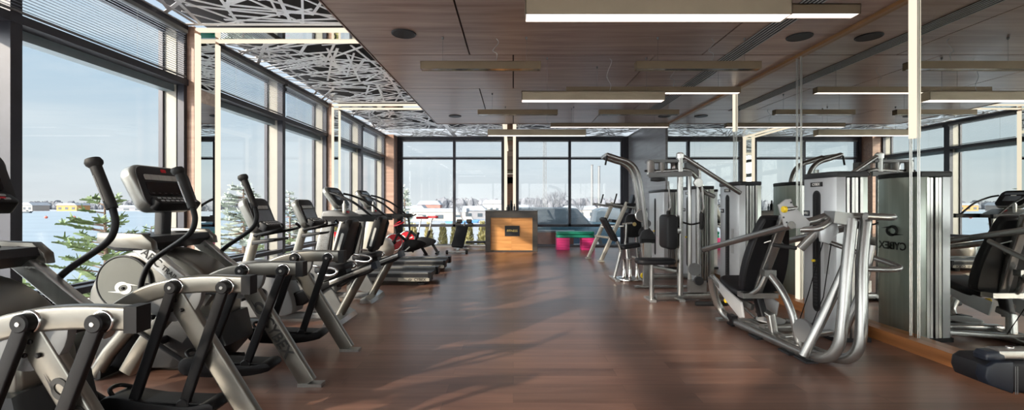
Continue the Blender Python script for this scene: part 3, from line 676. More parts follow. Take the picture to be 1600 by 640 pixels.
# parked cars beyond the far right windows and a low red panel
def car(x, y, ln, h, m, label):
    r = empty('parked_car', (x, y, ZG), label, 'car'); T = Matrix.Translation((x, y, ZG)); s = ln/4.4
    MB().prism([(-2.2*s, .35), (2.15*s, .35), (2.2*s, .75), (2.1*s, .98), (1.45*s, 1.05), (-2.1*s, 1.08), (-2.2*s, .8)], -.88, .88, 'y', .08, M=T).build('body', m, r)
    MB().prism([(-2.05*s, 1.05), (1.4*s, 1.02), (.75*s, h-.04), (.4*s, h), (-1.7*s, h), (-1.95*s, h-.12)], -.78, .78, 'y', .09, M=T).build('cabin', GLD, r)
    for wx in (-1.35*s, 1.35*s):
        for wy in (-.80, .80): w = MB().disc((x+wx, y+wy, ZG+.34), .34, .2).build('wheel', RUB, r); MB().disc((x+wx, y+wy*1.13, ZG+.34), .2, .03).build('wheel_rim', SIL, w)
car(1.75, 18.6, 4.7, 1.80, CARB, 'large blue grey estate car parked beyond the far right window, left one')
car(6.0, 22.4, 4.4, 1.75, CARB, 'blue grey car parked farther right near the two chimneys')
r = empty('garden_wall', (1.3, 14.9, ZG), 'low red brown wall outside between the desk and the step stack', 'wall')
MB().box((1.25, 14.9, ZG+.5), (1.5, .12, 1.0), bev=.01).build('panel', PINK, r); MB().box((1.25, 14.9, ZG+1.03), (1.56, .2, .06), bev=.01).build('coping', SNOW, r)
# ================================================================ LEFT SIDE: CARDIO MACHINES
# ---- arc trainers --------------------------------------------------------------
def arc_trainer(yc, label):
    r = empty('arc_trainer', (-2.4, yc, 0), label, 'exercise machine', 'arc trainers in the near left row')
    # flywheel housing
    out = [(-3.28, .10), (-3.30, .55), (-3.22, .76), (-3.06, .90), (-2.86, .955), (-2.62, .92), (-2.42, .80), (-2.30, .62), (-2.28, .42), (-2.36, .22), (-2.5, .10)]
    MB().prism(sm(out_xz(out), 3) and [(p.x, p.z) for p in sm(out_xz(out), 3)], yc-.15, yc+.15, 'y', .03, 3).build('flywheel_housing', SILA, r)
    for s in (-1, 1):
        c = MB().disc((-3.0, yc+s*.155, .70), .205, .03, n=40, bev=.008).build('side_disc', DISC, r)
        MB().ring((-3.0, yc+s*.165, .70), .207, .008, n=40).build('rim', DGR, c)
        MB().disc((-3.0, yc+s*.175, .66), .012, .012).build('screw', BLK, c)
        swirl('logo', .12, (-3.0, yc+s*.172, .66), (-s, 0, 0) if s > 0 else (1, 0, 0), (0, 0, 1), WHP, c)
    MB().prism([(-3.2, .05), (-2.35, .05), (-2.2, .22), (-2.25, .44), (-3.2, .44)], yc-.20, yc+.20, 'y', .03).build('lower_shroud', DGR, r)
    # front feet, floor beams
    for s in (-1, 1):
        MB().flat([(-3.12, yc+s*.27, .035), (-3.02, yc+s*.26, .20), (-2.9, yc+s*.24, .36)], .07, .10, r=.03).build('front_foot', SILA, r)
    MB().flat([(-3.1, yc-.30, .045), (-3.1, yc+.30, .045)], .09, .07, (1, 0, 0)).build('front_crossbar', DGR, r)
    MB().flat([(-3.0, yc, .06), (-2.2, yc, .06)], .12, .08).build('base_beam', DGR, r)
    # twin columns that rise from the rails to the tray
    for s in (-1, 1):
        y = yc+s*.30
        col = MB().flat(sm([(-2.80, y, 1.03), (-2.70, y, .95), (-2.45, y, .745), (-2.24, y, .60)], 4), .06, .105).build('column', ALU, r)
        d = V((.42, 0, -.345)).normalized(); u = V((.65, 0, .76)); cpt = V((-2.575, y+s*.031, .847))
        if s < 0:
            text('lettering', 'ARC', .085, cpt-d*.10+V((0, -.001, 0)), d, u, BKP, col); text('lettering', 'TRAINER', .052, cpt+d*.105+V((0, -.001, 0)), d, u, BKP, col)
    # tray with cup holder wells
    t = MB().prism([(-3.02, 1.00), (-3.02, 1.075), (-2.67, 1.065), (-2.65, 1.02), (-2.72, .96), (-2.92, .96)], yc-.335, yc+.335, 'y', .02, 3).build('accessory_tray', DGR, r)
    for s in (-1, 1):
        MB().prism([(-3.03, 1.03), (-3.02, 1.10), (-2.70, 1.09), (-2.63, 1.03), (-2.62, .97), (-2.72, .98), (-2.9, .99)], yc+s*.335-.03, yc+s*.335+.03, 'y', .01).build('tray_rim', SILA, t)
        MB().ring((-2.84, yc+s*.2, 1.072), .05, .010, (0, 0, 1)).build('cup_ring', BLK, t)
    MB().flat([(-2.83, yc, 1.04), (-2.82, yc, 1.34)], .10, .075).build('console_post', DGR, r)
    # console, tilted back
    M = Matrix.Translation((-2.82, yc, 1.43)) @ rot('Y', -20)
    def T(c, d, bev=.004, mm=None): return MB(), c, d, bev
    b = MB(); b.prism([(y*(1-.10*(z < 0)), z) for y, z in rrect(.60, .37, .10, 6)], -.075, .035, 'x', .03, 3, M); c = b.build('console', SILD, r)
    MB().prism(rrect(.545, .33, .075, 6), .030, .042, 'x', .004, 2, M).build('console_face', DGR, c)
    MB().prism(rrect(.42, .045, .012, 3), .040, .046, 'x', .001, 1, M @ Matrix.Translation((0, 0, .075))).build('display_strip', SCW, c)
    MB().prism(rrect(.44, .11, .02, 3), .040, .048, 'x', .002, 1, M @ Matrix.Translation((0, 0, -.02))).build('display', SCR, c)
    MB().prism(rrect(.05, .028, .006, 3), .040, .046, 'x', .001, 1, M @ Matrix.Translation((0, 0, .135))).build('emblem', RED, c)
    b = MB()
    for i in range(7):
        b.prism(rrect(.028, .012, .004, 2), .042, .048, 'x', .001, 1, M @ Matrix.Translation((0, -.18+.06*i, -.058)))
    b.build('indicator_keys', LGR, c)
    k = MB().prism(rrect(.46, .10, .03, 4), -.02, .06, 'x', .012, 2, M @ Matrix.Translation((.03, 0, -.155)) @ rot('Y', -35)).build('keypad', BLK, c)
    b = MB()
    for i in range(8):
        for j in range(2): b.prism(rrect(.032, .016, .005, 2), .058, .064, 'x', .001, 1, M @ Matrix.Translation((.03, 0, -.155)) @ rot('Y', -35) @ Matrix.Translation((0, -.175+.05*i, -.018+.034*j)))
    b.build('keys', LGR, k)
    MB().prism(rrect(.03, .014, .004, 2), .066, .069, 'x', .001, 1, M @ Matrix.Translation((.03, 0, -.155)) @ rot('Y', -35) @ Matrix.Translation((0, .15, -.018))).build('stop_key', RED, k)
    # curved rails with pivots, rear legs, foot links
    for s in (-1, 1):
        y = yc+s*.385
        path = sm([(-1.53, y, .842), (-1.75, y, .848), (-1.95, y, .83), (-2.13, y, .777), (-2.32, y, .66), (-2.5, y, .50), (-2.66, y, .30), (-2.78, y, .10)], 5)
        rl = MB().flat(path, .062, .098).build('curved_rail', SILA, r)
        MB().box((-1.527, y, .842), (.052, .072, .106), bev=.022, seg=4).build('end_cap', BLK, rl)
        MB().prism([(-1.96+.17*math.cos(math.radians(a)), .80+.17*math.sin(math.radians(a))) for a in range(180, 361, 12)], y-.02, y+.02, 'y', .004).build('gusset_plate', MGR, rl)
        for dx, dz in ((-.05, -.03), (0, -.045), (-.02, -.10), (.035, -.10)): MB().disc((-1.93+dx, y-.034, .80+dz), .011, .012, n=10).build('bolt', BLK, rl)
        lg = MB().flat([(-1.975, y, .83), (-1.475, y, .02)], .055, .115).build('rear_leg', SILA, r)
        MB().box((-1.455, y, .012), (.17, .075, .022), bev=.008).build('foot_pad', ALU, lg)
        d = V((.5, 0, -.81)).normalized(); u = V((.81, 0, .5))
        yy = y-.030
        if s < 0:
            swirl('logo', .088, (-1.815, yy, .565), d, u, BKP, lg); text('lettering', 'CYBEX', .105, V((-1.815, yy, .565))+d*.245, d, u, BKP, lg, shear=.0, bold=.002)
        # pivots and hanging links
        off = -.25 if s < 0 else -.22
        for j, px in enumerate((-1.93, -1.64)):
            yk = y-.052
            p = MB().disc((px, yk, .835), .037, .05, bev=.006).build('pivot_cap', BLK, r); MB().disc((px, yk-.026, .835), .010, .004, n=12).build('pivot_bolt', ALU, p)
            MB().ring((px, y-.032, .835), .040, .007).build('pivot_collar', CHR, p)
            lk = MB().flat([(px, y-.005 if s < 0 else y+.0, .80), (px+off, y-.03, .17)], .03, .052).build('foot_link', DGR if (s < 0) != (j == 1) else BLK, r) if False else MB().flat([(px, y-.058, .815), (px+off, y-.058, .175)], .03, .055).build('foot_link', BLK, r)
            MB().disc((px+off, y-.058, .175), .036, .045, bev=.006).build('link_joint', BLK, lk)
        fx = -1.785+off
        ft = MB().prism(sm2([(fx-.32, .19), (fx-.26, .225), (fx-.1, .20), (fx+.16, .17), (fx+.30, .19), (fx+.31, .13), (fx+.1, .09), (fx-.2, .09), (fx-.31, .12)]), y-.085-.0, y+.085, 'y', .012).build('foot_platform', BLK, r)
        MB().prism([(fx-.16, .19), (fx+.26, .175), (fx+.26, .183), (fx-.16, .20)], y-.07, y+.07, 'y', .003).build('tread_mat', RUB, ft)
        MB().tube(sm([(fx-.24, y-.06, .20), (fx-.30, y-.03, .245), (fx-.30, y+.04, .245), (fx-.22, y+.07, .215)]), .012, 8).build('toe_guard', BLK, ft)
        # swinging handle
        ya = y-.035
        low = [(-2.66, ya, .62), (-2.65, ya, .75), (-2.60, ya, .87), (-2.52, ya, .945), (-2.32, ya, 1.085), (-2.27, ya, 1.19), (-2.29, ya, 1.30)]
        hb = MB().tube(sm(low, 6), .0185, 12).build('swing_handle', BLK, r)
        gr = MB().tube([(-2.287, ya, 1.28), (-2.385, ya, 1.53)], .0285, 16).build('grip', RUB, hb)
        MB().tube([(-2.312, ya-.0275, 1.32), (-2.368, ya-.0275, 1.465)], .006, 6).build('pulse_contact', ALU, gr)
        MB().lathe([(.028, -.01), (.040, .005), (.043, .022), (.036, .040), (.012, .048), (0, .048)], (-2.385, ya, 1.525), (-.37, 0, .93), 18).build('grip_knob', RUB, gr)
        MB().disc((-2.665, ya, .60), .05, .06, bev=.008).build('handle_pivot', BLK, hb)
        MB().tube([(-2.66, ya, .60), (-2.70, ya, .42), (fx-.28, ya, .16)], .017, 10).build('drive_rod', DGR, hb)
        MB().tube([(-2.62, ya, .73), (-2.05, ya, .66)], .014, 10).build('linkage_rod', BLK, hb)
    MB().flat([(-2.28, yc-.37, .66), (-2.28, yc+.37, .66)], .05, .05, (1, 0, 0)).build('cross_tube', DGR, r)
    MB().flat([(-2.66, yc-.37, .28), (-2.66, yc+.37, .28)], .06, .06, (1, 0, 0)).build('cross_tube', DGR, r)
    return r
def out_xz(p): return [(x, 0, z) for x, z in p]
def sm2(p, k=3):
    q = [V((x, 0, z)) for x, z in p]; n = len(q); o = []
    for i in range(n):
        a, b_, c, d = q[(i-1) % n], q[i], q[(i+1) % n], q[(i+2) % n]
        for j in range(k):
            t = j/k; v = .5*((2*b_) + (c-a)*t + (2*a-5*b_+4*c-d)*t*t + (3*b_-a-3*c+d)*t**3); o.append((v.x, v.z))
    return o
SCW = mat('display_pale', (.55, .56, .54), .25, .2, .15, (4, 30, 4))
A1 = arc_trainer(3.615, 'silver arc trainer with its big console in full view beside the lake window')
A0 = dup(A1, None, (-2.4, 2.205, 0), 'nearest silver arc trainer, cut off by the left edge of the photo')
# ---- recumbent bikes -----------------------------------------------------------
def recumbent(yc, label):
    r = empty('recumbent_bike', (-2.5, yc, 0), label, 'exercise bike', 'recumbent bikes behind the arc trainers')
    MB().prism(sm2([(-3.25, .12), (-3.28, .45), (-3.15, .62), (-2.9, .68), (-2.65, .60), (-2.5, .42), (-2.42, .2), (-2.5, .08), (-3.1, .06)]), yc-.14, yc+.14, 'y', .03).build('drive_housing', MGR, r)
    for s in (-1, 1):
        c = MB().disc((-2.78, yc+s*.16, .34), .06, .03).build('crank', BLK, r); e = V((-2.78+s*.16, yc+s*.18, .34+s*.05))
        MB().flat([(-2.78, yc+s*.18, .34), e], .02, .035).build('crank_arm', ALU, c); MB().box(e+V((0, s*.06, 0)), (.11, .10, .03), bev=.008).build('pedal', BLK, c)
    MB().tube([(-3.02, yc, .55), (-2.90, yc, .98)], .055, 18).build('console_mast', CRM, r)
    # sloping seat beam and rear support
    bm = MB().prism([(-2.55, .16), (-2.5, .30), (-2.05, .475), (-1.56, .655), (-1.545, .585), (-1.62, .53), (-2.1, .36), (-2.35, .18)], yc-.06, yc+.06, 'y', .018, 3).build('seat_beam', BLK, r)
    MB().prism([(-2.05, .455), (-1.58, .64), (-1.58, .59), (-2.05, .405)], yc-.072, yc+.072, 'y', .012, 2).build('rail_cover', ALU, bm)
    MB().box((-1.545, yc, .625), (.05, .14, .08), rot('Y', -20), .015).build('end_cap', BLUEV, bm)
    MB().tube([(-1.70, yc, .54), (-1.96, yc, .06)], .052, 18).build('rear_support', SILA, r)
    MB().prism([(-2.30, .10), (-2.12, .12), (-1.98, .08), (-1.9, .12), (-2.02, .33), (-2.12, .44), (-2.3, .40)], yc-.02, yc+.02, 'y', .006).build('support_fin', MGR, r)
    f = MB().prism([(-2.03, .0), (-1.86, .0), (-1.88, .05), (-1.95, .085), (-2.01, .06)], yc-.31, yc+.31, 'y', .015).build('rear_foot', ALU, r)
    MB().prism([(-3.28, .0), (-3.12, .0), (-3.14, .06), (-3.22, .07)], yc-.28, yc+.28, 'y', .012).build('front_foot', ALU, r)
    MB().flat([(-3.2, yc, .06), (-2.0, yc, .06)], .08, .07).build('base_beam', MGR, r)
    # console
    M = Matrix.Translation((-2.86, yc, 1.19)) @ rot('Y', -22)
    c = MB().prism([(y*(1-.12*(z < 0)), z) for y, z in rrect(.46, .40, .09, 6)], -.07, .03, 'x', .03, 3, M).build('console', SILD, r)
    MB().prism(rrect(.41, .36, .07, 6), .026, .038, 'x', .004, 2, M).build('console_face', DGR, c)
    MB().prism(rrect(.30, .04, .01, 3), .034, .042, 'x', .001, 1, M @ Matrix.Translation((0, 0, .075))).build('display_strip', SCW, c)
    MB().prism(rrect(.32, .14, .015, 3), .034, .043, 'x', .002, 1, M @ Matrix.Translation((0, 0, -.03))).build('display', SCG, c)
    k = MB().prism(rrect(.36, .12, .03, 4), -.03, .05, 'x', .012, 2, M @ Matrix.Translation((.06, 0, -.17)) @ rot('Y', -40)).build('keypad', DGR, c)
    b = MB()
    for i in range(5):
        for j in range(2): b.prism(rrect(.042, .026, .006, 2), .048, .055, 'x', .001, 1, M @ Matrix.Translation((.06, 0, -.17)) @ rot('Y', -40) @ Matrix.Translation((0, -.12+.06*i, -.02+.042*j)))
    b.build('keys', LGR, k)
    for s in (-1, 1):
        MB().tube(sm([(-2.88, yc+s*.03, .95), (-2.82, yc+s*.15, .97), (-2.62, yc+s*.24, 1.01), (-2.54, yc+s*.23, 1.03), (-2.50, yc+s*.19, 1.05), (-2.53, yc+s*.16, 1.09)], 5), .016, 10).build('handlebar', BLK, r)
    MB().prism([(-2.86, .86), (-2.62, .90), (-2.60, .93), (-2.86, .91)], yc-.16, yc+.16, 'y', .01).build('bottle_tray', DGR, r)
    # seat, tall slotted backrest, chrome side handles
    M = Matrix.Translation((-2.02, yc, .60)) @ rot('Y', -6)
    MB().prism(rrect(.34, .40, .10, 6), -.035, .035, 'z', .02, 3, M).build('seat', VIN, r)
    MB().box((-2.0, yc, .53), (.30, .16, .07), rot('Y', -18), .012).build('seat_carriage', BLK, r)
    Mb = Matrix.Translation((-1.865, yc, .90)) @ rot('Y', 16)
    b = MB(); b.prism([(y*(1-.22*(z > .1)), z) for y, z in rrect(.42, .50, .10, 7)], -.045, .03, 'x', .03, 3, Mb); bk = b.build('backrest', BLK, r)
    MB().prism(rrect(.36, .44, .09, 6), -.065, -.03, 'x', .015, 3, Mb).build('back_cushion', VIN, bk)
    for s in (-1, 1):
        MB().prism([(.02, -.20), (.05, -.16), (.05, .16), (.02, .21), (-.05, .20), (-.05, -.20)], -.012, .012, 'y', .008, 2, Mb @ Matrix.Translation((0, s*.205, 0))).build('side_trim', BLK, bk)
        MB().prism(rrect(.03, .26, .014, 5), -.003, .003, 'y', .001, 1, Mb @ Matrix.Translation((.0, s*.219, -.03))).build('side_slot', SCW, bk)
        MB().tube(sm([(-2.10, yc+s*.22, .56), (-1.95, yc+s*.28, .55), (-1.88, yc+s*.29, .575), (-1.90, yc+s*.28, .62), (-2.08, yc+s*.27, .645), (-2.2, yc+s*.24, .66)], 5), .014, 10).build('side_handle', CHR, r)
    return r
R1 = recumbent(5.05, 'nearer recumbent bike with a cream mast, just behind the arc trainers')
dup(R1, None, (-2.5, 6.2, 0), 'farther recumbent bike, in front of the treadmills')
# ---- treadmills ----------------------------------------------------------------
def treadmill(yc, label):
    r = empty('treadmill', (-2.3, yc, 0), label, 'treadmill', 'treadmills facing the left windows')
    MB().box((-2.18, yc, .145), (1.66, .52, .05), bev=.01).build('deck', DGR, r)
    MB().box((-2.16, yc, .178), (1.62, .50, .012), bev=.004).build('running_belt', RUB, r)
    for s in (-1, 1):
        y = yc+s*.335
        sr = MB().box((-2.18, y, .14), (1.66, .16, .12), bev=.015).build('side_rail', SILD, r)
        MB().box((-2.18, y, .206), (1.60, .13, .012), bev=.004).build('foot_rail', MGR, sr)
        MB().box((-2.05, y+s*.081, .165), (1.36, .006, .055)).build('dark_stripe', DGR, sr)
        MB().box((-1.345, y, .15), (.05, .17, .13), bev=.015).build('end_cap', BLK, sr)
        sp = MB().box((-1.60, y+s*.083, .10), (.50, .006, .05), bev=.002).build('name_plate', CRM, sr)
        if s < 0:
            text('lettering', 'CYBEX', .062, (-1.50, y-.0875, .10), (1, 0, 0), (0, 0, 1), BKP, sp, bold=.001); swirl('logo', .045, (-1.66, y-.0875, .10), (1, 0, 0), (0, 0, 1), BKP, sp)
        # uprights: broad slanting silver panels
        up = MB().prism([(-3.28, .16), (-3.06, .16), (-2.94, .85), (-2.92, 1.12), (-3.05, 1.12), (-3.16, .75)], y-.03+s*.03, y+.03+s*.03, 'y', .014, 3).build('upright', CRM if s > 0 else SIL, r)
        MB().flat([(-2.99, y-s*.008+s*.04, .3), (-2.90, y-s*.008+s*.04, 1.06)], .05, .03).build('upright_seam', BLK, up)
        # handrail loop
        hr = MB().tube(sm([(-3.0, yc+s*.28, 1.50), (-2.85, yc+s*.34, 1.46), (-2.6, yc+s*.37, 1.35), (-2.42, yc+s*.37, 1.22), (-2.28, yc+s*.37, 1.10)], 6), .019, 10).build('handrail', BLK, r)
        MB().box((-2.62, yc+s*.37, 1.075), (.92, .06, .085), bev=.02, seg=3).build('armrest', BLK, r)
    MB().prism([(-3.45, .04), (-3.48, .20), (-3.36, .33), (-3.12, .35), (-2.98, .24), (-2.96, .04)], yc-.40, yc+.40, 'y', .03, 3).build('motor_cover', MGR, r)
    MB().box((-1.5, yc, .05), (.10, .7, .09), bev=.015).build('rear_foot', BLK, r)
    MB().prism([(-3.14, 1.04), (-3.10, 1.20), (-2.92, 1.22), (-2.66, 1.10), (-2.66, 1.04)], yc-.36, yc+.36, 'y', .03, 3).build('accessory_shelf', MGR, r)
    MB().lathe([(.028, 0), (.032, .16), (.014, .19), (.014, .22)], (-2.80, yc-.20, 1.15), n=14).build('holder_bottle', SCW, r)
    M = Matrix.Translation((-3.0, yc, 1.42)) @ rot('Y', -34)
    c = MB().prism([(y*(1-.10*(z < 0)), z) for y, z in rrect(.60, .42, .11, 6)], -.06, .03, 'x', .03, 3, M).build('console', SILD, r)
    MB().prism(rrect(.54, .37, .09, 6), .026, .040, 'x', .004, 2, M).build('console_face', BLK, c)
    MB().prism(rrect(.38, .05, .012, 3), .036, .045, 'x', .001, 1, M @ Matrix.Translation((0, 0, .11))).build('display', SCG, c)
    MB().prism(rrect(.30, .12, .012, 3), .036, .045, 'x', .001, 1, M @ Matrix.Translation((0, 0, -.01))).build('display', SCG, c)
    MB().prism(rrect(.10, .022, .006, 3), .040, .047, 'x', .001, 1, M @ Matrix.Translation((0, 0, .06))).build('emblem', WHP, c)
    MB().box((-2.82, yc, 1.17), (.05, .05, .06), bev=.01).build('stop_button', RED, c)
    return r
T1 = treadmill(7.62, 'nearer treadmill with the lettered side rail, behind the recumbent bikes')
dup(T1, None, (-2.3, 9.15, 0), 'farther treadmill, just in front of the grey exercise ball')
# ---- exercise ball -------------------------------------------------------------
b = MB().ball((-3.02, 10.28, .285), .285, n=40, m=24)
o = b.build('exercise_ball', mat('pearl_vinyl', (.55, .52, .47), .3, .25, .04)); tag(o, 'large pearly grey exercise ball on the floor between treadmill and bikes', 'ball')
# ---- spin bikes ----------------------------------------------------------------
def spin_bike(x, y, rz, label, lowbar):
    """facing -X; built around x (centre of base), then the root is turned"""
    r = empty('spin_bike', (x, y, 0), label, 'exercise bike', 'red and black spin bikes')
    for dx in (-.52, .50): MB().flat([(x+dx, y-.27, .035), (x+dx, y+.27, .035)], .05, .045, (1, 0, 0)).build('base_bar', BLK, r)
    fw = MB().disc((x-.30, y, .40), .20, .03, n=40).build('flywheel', RED, r); MB().ring((x-.30, y, .40), .20, .02, n=40).build('rim', CHR, fw); MB().disc((x-.30, y, .40), .05, .07).build('hub', BLK, fw)
    b = MB()
    for a in (20, 140, 260): b.box((x-.30+.11*math.cos(math.radians(a)), y-.018, .40+.11*math.sin(math.radians(a))), (.10, .004, .03), rot('Y', -a), .001)
    b.build('wheel_marking', WHP, fw)
    for s in (-1, 1): MB().flat([(x-.52, y+s*.05, .05), (x-.30, y+s*.05, .42), (x-.20, y+s*.04, .62)], .02, .05).build('fork', BLK, r)
    MB().flat([(x-.20, y, .60), (x+.02, y, .40), (x+.30, y, .38), (x+.50, y, .05)], .06, .07).build('frame', BLK, r)
    MB().flat([(x+.02, y, .40), (x-.16, y, .05)], .05, .06).build('frame_strut', BLK, r)
    MB().prism(sm2([(x-.05, .16), (x-.08, .34), (x+.08, .46), (x+.42, .40), (x+.46, .30), (x+.2, .18)]), y-.075, y-.045, 'y', .008).build('chain_guard', BLK, r)
    MB().flat([(x+.14, y, .20), (x+.30, y, .62)], .05, .06).build('seat_tube', BLK, r)
    MB().tube([(x+.28, y, .58), (x+.36, y, .95)], .018, 10).build('seat_post', CHR, r)
    MB().prism([(a, b_) for a, b_ in [(x+.24, y+.03), (x+.24, y-.03), (x+.36, y-.04), (x+.47, y-.11), (x+.52, y-.09), (x+.53, y), (x+.52, y+.09), (x+.47, y+.11), (x+.36, y+.04)]], .955, 1.01, 'z', .018, 3).build('saddle', RED, r)
    MB().flat([(x-.22, y, .56), (x-.26, y, .95-lowbar)], .05, .05).build('handlebar_post', BLK, r)
    MB().tube(sm([(x-.10, y-.24, 1.05-lowbar), (x-.20, y-.22, 1.0-lowbar), (x-.28, y-.08, .96-lowbar), (x-.28, y+.08, .96-lowbar), (x-.20, y+.22, 1.0-lowbar), (x-.10, y+.24, 1.05-lowbar)], 4), .016, 8).build('handlebar', BLK if lowbar < .05 else RED, r)
    for s in (-1, 1):
        MB().flat([(x+.06, y+s*.10, .28), (x+.06+s*.12, y+s*.11, .28+s*.10)], .015, .03).build('crank_arm', ALU, r); MB().box((x+.06+s*.12, y+s*.16, .28+s*.10), (.09, .09, .025), bev=.006).build('pedal', BLK, r)
    r.rotation_euler.z = math.radians(rz); return r
spin_bike(-2.62, 10.98, 24, 'nearer spin bike with a red handlebar, beside the grey ball', .16)
spin_bike(-2.52, 11.9, 2, 'farther spin bike with black handlebar, close to the far window', .0)
# ---- adjustable benches --------------------------------------------------------
def abench(x, y, ang, label):
    r = empty('adjustable_bench', (x, y, 0), label, 'weight bench')
    MB().flat([(x-.24, y-.45, .05), (x+.24, y-.45, .05)], .06, .06, (0, 1, 0)).build('front_base', ALU, r)
    for s in (-1, 1): MB().disc((x+s*.26, y-.45, .05), .05, .06, (1, 0, 0)).build('foot_wheel', RUB, r)
    MB().flat([(x, y-.43, .08), (x, y+.55, .10)], .06, .07, (1, 0, 0)).build('spine', ALU, r)
    MB().flat([(x-.22, y+.55, .04), (x+.22, y+.55, .04)], .06, .06, (0, 1, 0)).build('rear_base', ALU, r)
    p0, p1 = V((x-.04, y-.36, .20)), V((x+.12, y+.16, .68))
    d = p1-p0; a = math.degrees(math.atan2(d.z, d.y))
    MB().prism(rrect(.33, d.length*1.08, .05, 5), -.035, .035, 'z', .018, 3, Matrix.Translation((p0+p1)/2) @ rot('X', a) @ rot('Z', -6)).build('back_pad', VIN, r)
    MB().flat([(x, y+.2, .10), (x+.08, y+.12, .56)], .05, .05, (1, 0, 0)).build('pad_strut', BLK, r)
    MB().flat([(x+.1, y+.20, .60), (x+.13, y+.36, .82)], .04, .04, (1, 0, 0)).build('roller_post', ALU, r)
    for dx, dz in ((-.10, .74), (.28, .74), (-.06, .84), (.24, .84)): MB().lathe([(.03, -.08), (.055, -.07), (.055, .07), (.03, .08)], (x+.03+dx*.9, y+.36, dz), (1, 0, 0), 16).build('roller_pad', RUB, r)
    return r
abench(-1.50, 12.35, 30, 'adjustable bench with inclined dark pad in front of the thuja hedge')
r = empty('flat_bench_frame', (-.93, 13.3, 0), 'low silver bench frame with a black wheel, left of the reception desk', 'weight bench')
MB().flat([(-1.45, 13.3, .10), (-.62, 13.3, .10)], .09, .08).build('beam', ALU, r); MB().disc((-.60, 13.3, .09), .09, .06, (1, 0, 0)).build('wheel', RUB, r); MB().box((-1.42, 13.3, .05), (.06, .4, .09), bev=.01).build('foot', BLK, r)
MB().box((-1.02, 13.3, .20), (.75, .24, .06), bev=.02).build('pad', VIN, r)
# ---- reception desk ------------------------------------------------------------
DX0, DX1, DY = -.775, .675, 12.42
r = empty('reception_desk', (-.05, 12.7, 0), 'reception desk with a dark frame and orange oak front panel', 'desk')
b = MB(); b.box((DX0+.07, 12.72, .57), (.14, .60, 1.14), bev=.006); b.box((DX1-.07, 12.72, .57), (.14, .60, 1.14), bev=.006); b.box(((DX0+DX1)/2, 12.72, 1.045), (DX1-DX0-.28, .60, .19), bev=.004); b.box(((DX0+DX1)/2, 12.72, .02), (DX1-DX0-.28, .56, .04))
b.build('frame', DESKF, r)
MB().box(((DX0+DX1)/2, 12.62, .495), (DX1-DX0-.284, .30, .91)).build('front_panel', DESKW, r)
MB().box(((DX0+DX1)/2, 12.70, 1.146), (DX1-DX0+.02, .66, .012), bev=.003).build('counter_top', SCR, r)
pl = MB().box((-.03, 12.462, .58), (.41, .014, .29), bev=.003).build('sign_plate', DGR, r)
GOLD = mat('gold_letters', (.75, .55, .18), .35, .6, .05)
text('lettering', 'FITNESS', .085, (-.03, 12.452, .58), (1, 0, 0), (0, 0, 1), GOLD, pl, bold=.001)
def counter_item(kind, x, h, rr, m, label):
    r = empty(kind, (x, 12.62, 1.152), label, 'bottle'); MB().lathe([(rr, 0), (rr, h*.6), (rr*.4, h*.78), (rr*.4, h)], (x, 12.62, 1.152), n=14).build('bottle_body', m, r); MB().lathe([(rr*.45, 0), (rr*.45, .02), (0, .021)], (x, 12.62, 1.152+h), n=12).build('cap', BLK, r)
counter_item('pump_bottle', -.06, .26, .045, BLK, 'dark pump bottle standing on the middle of the reception desk')
counter_item('water_bottle', .03, .16, .03, GLD, 'small dark bottle just right of the pump bottle')
counter_item('spray_bottle', -.16, .13, .035, DGR, 'short dark bottle just left of the pump bottle')
r = empty('tablet_stand', (-.60, 12.62, 1.152), 'small dark tablet lying at the left end of the reception desk', 'tablet')
MB().box((-.60, 12.62, 1.165), (.26, .18, .012), rot('Y', 3), .003).build('tablet', BLK, r); MB().box((-.60, 12.62, 1.1725), (.23, .15, .002), rot('Y', 3)).build('screen', SCR, r)
# ---- aerobic steps -------------------------------------------------------------
PK = mat('pink_riser', (.80, .05, .26), .4, 0, .06); GRN = mat('green_step', (.02, .34, .22), .4, 0, .08)
SX, SY = 1.80, 13.1
def riser(x, z):
    b = MB().box((x, SY, z+.035), (.37, .40, .062), bev=.018); b.box((x, SY, z+.066), (.33, .36, .008), bev=.003)
    for s in (-1, 1): b.box((x+s*.10, SY-.201, z+.035), (.10, .01, .03), bev=.002)
    return b.build('step_riser', PK)
onm = ['bottom', 'second', 'third', 'fourth', 'top']
for sx, nm in ((-.36, 'left'), (.36, 'right')):
    for i in range(5): tag(riser(SX+sx, i*.0705), '%s pink step riser in the %s pile under the green platforms' % (onm[i], nm), 'step riser', 'pink step risers')
for i in range(2):
    b = MB().prism(rrect(1.10, .42, .10, 6), .354+i*.095, .354+i*.095+.085, 'z', .02, 3, Matrix.Translation((SX, SY, 0)))
    tag(b.build('step_platform', GRN), ['lower', 'upper'][i]+' green aerobic step platform across the pink risers', 'step platform', 'green step platforms')
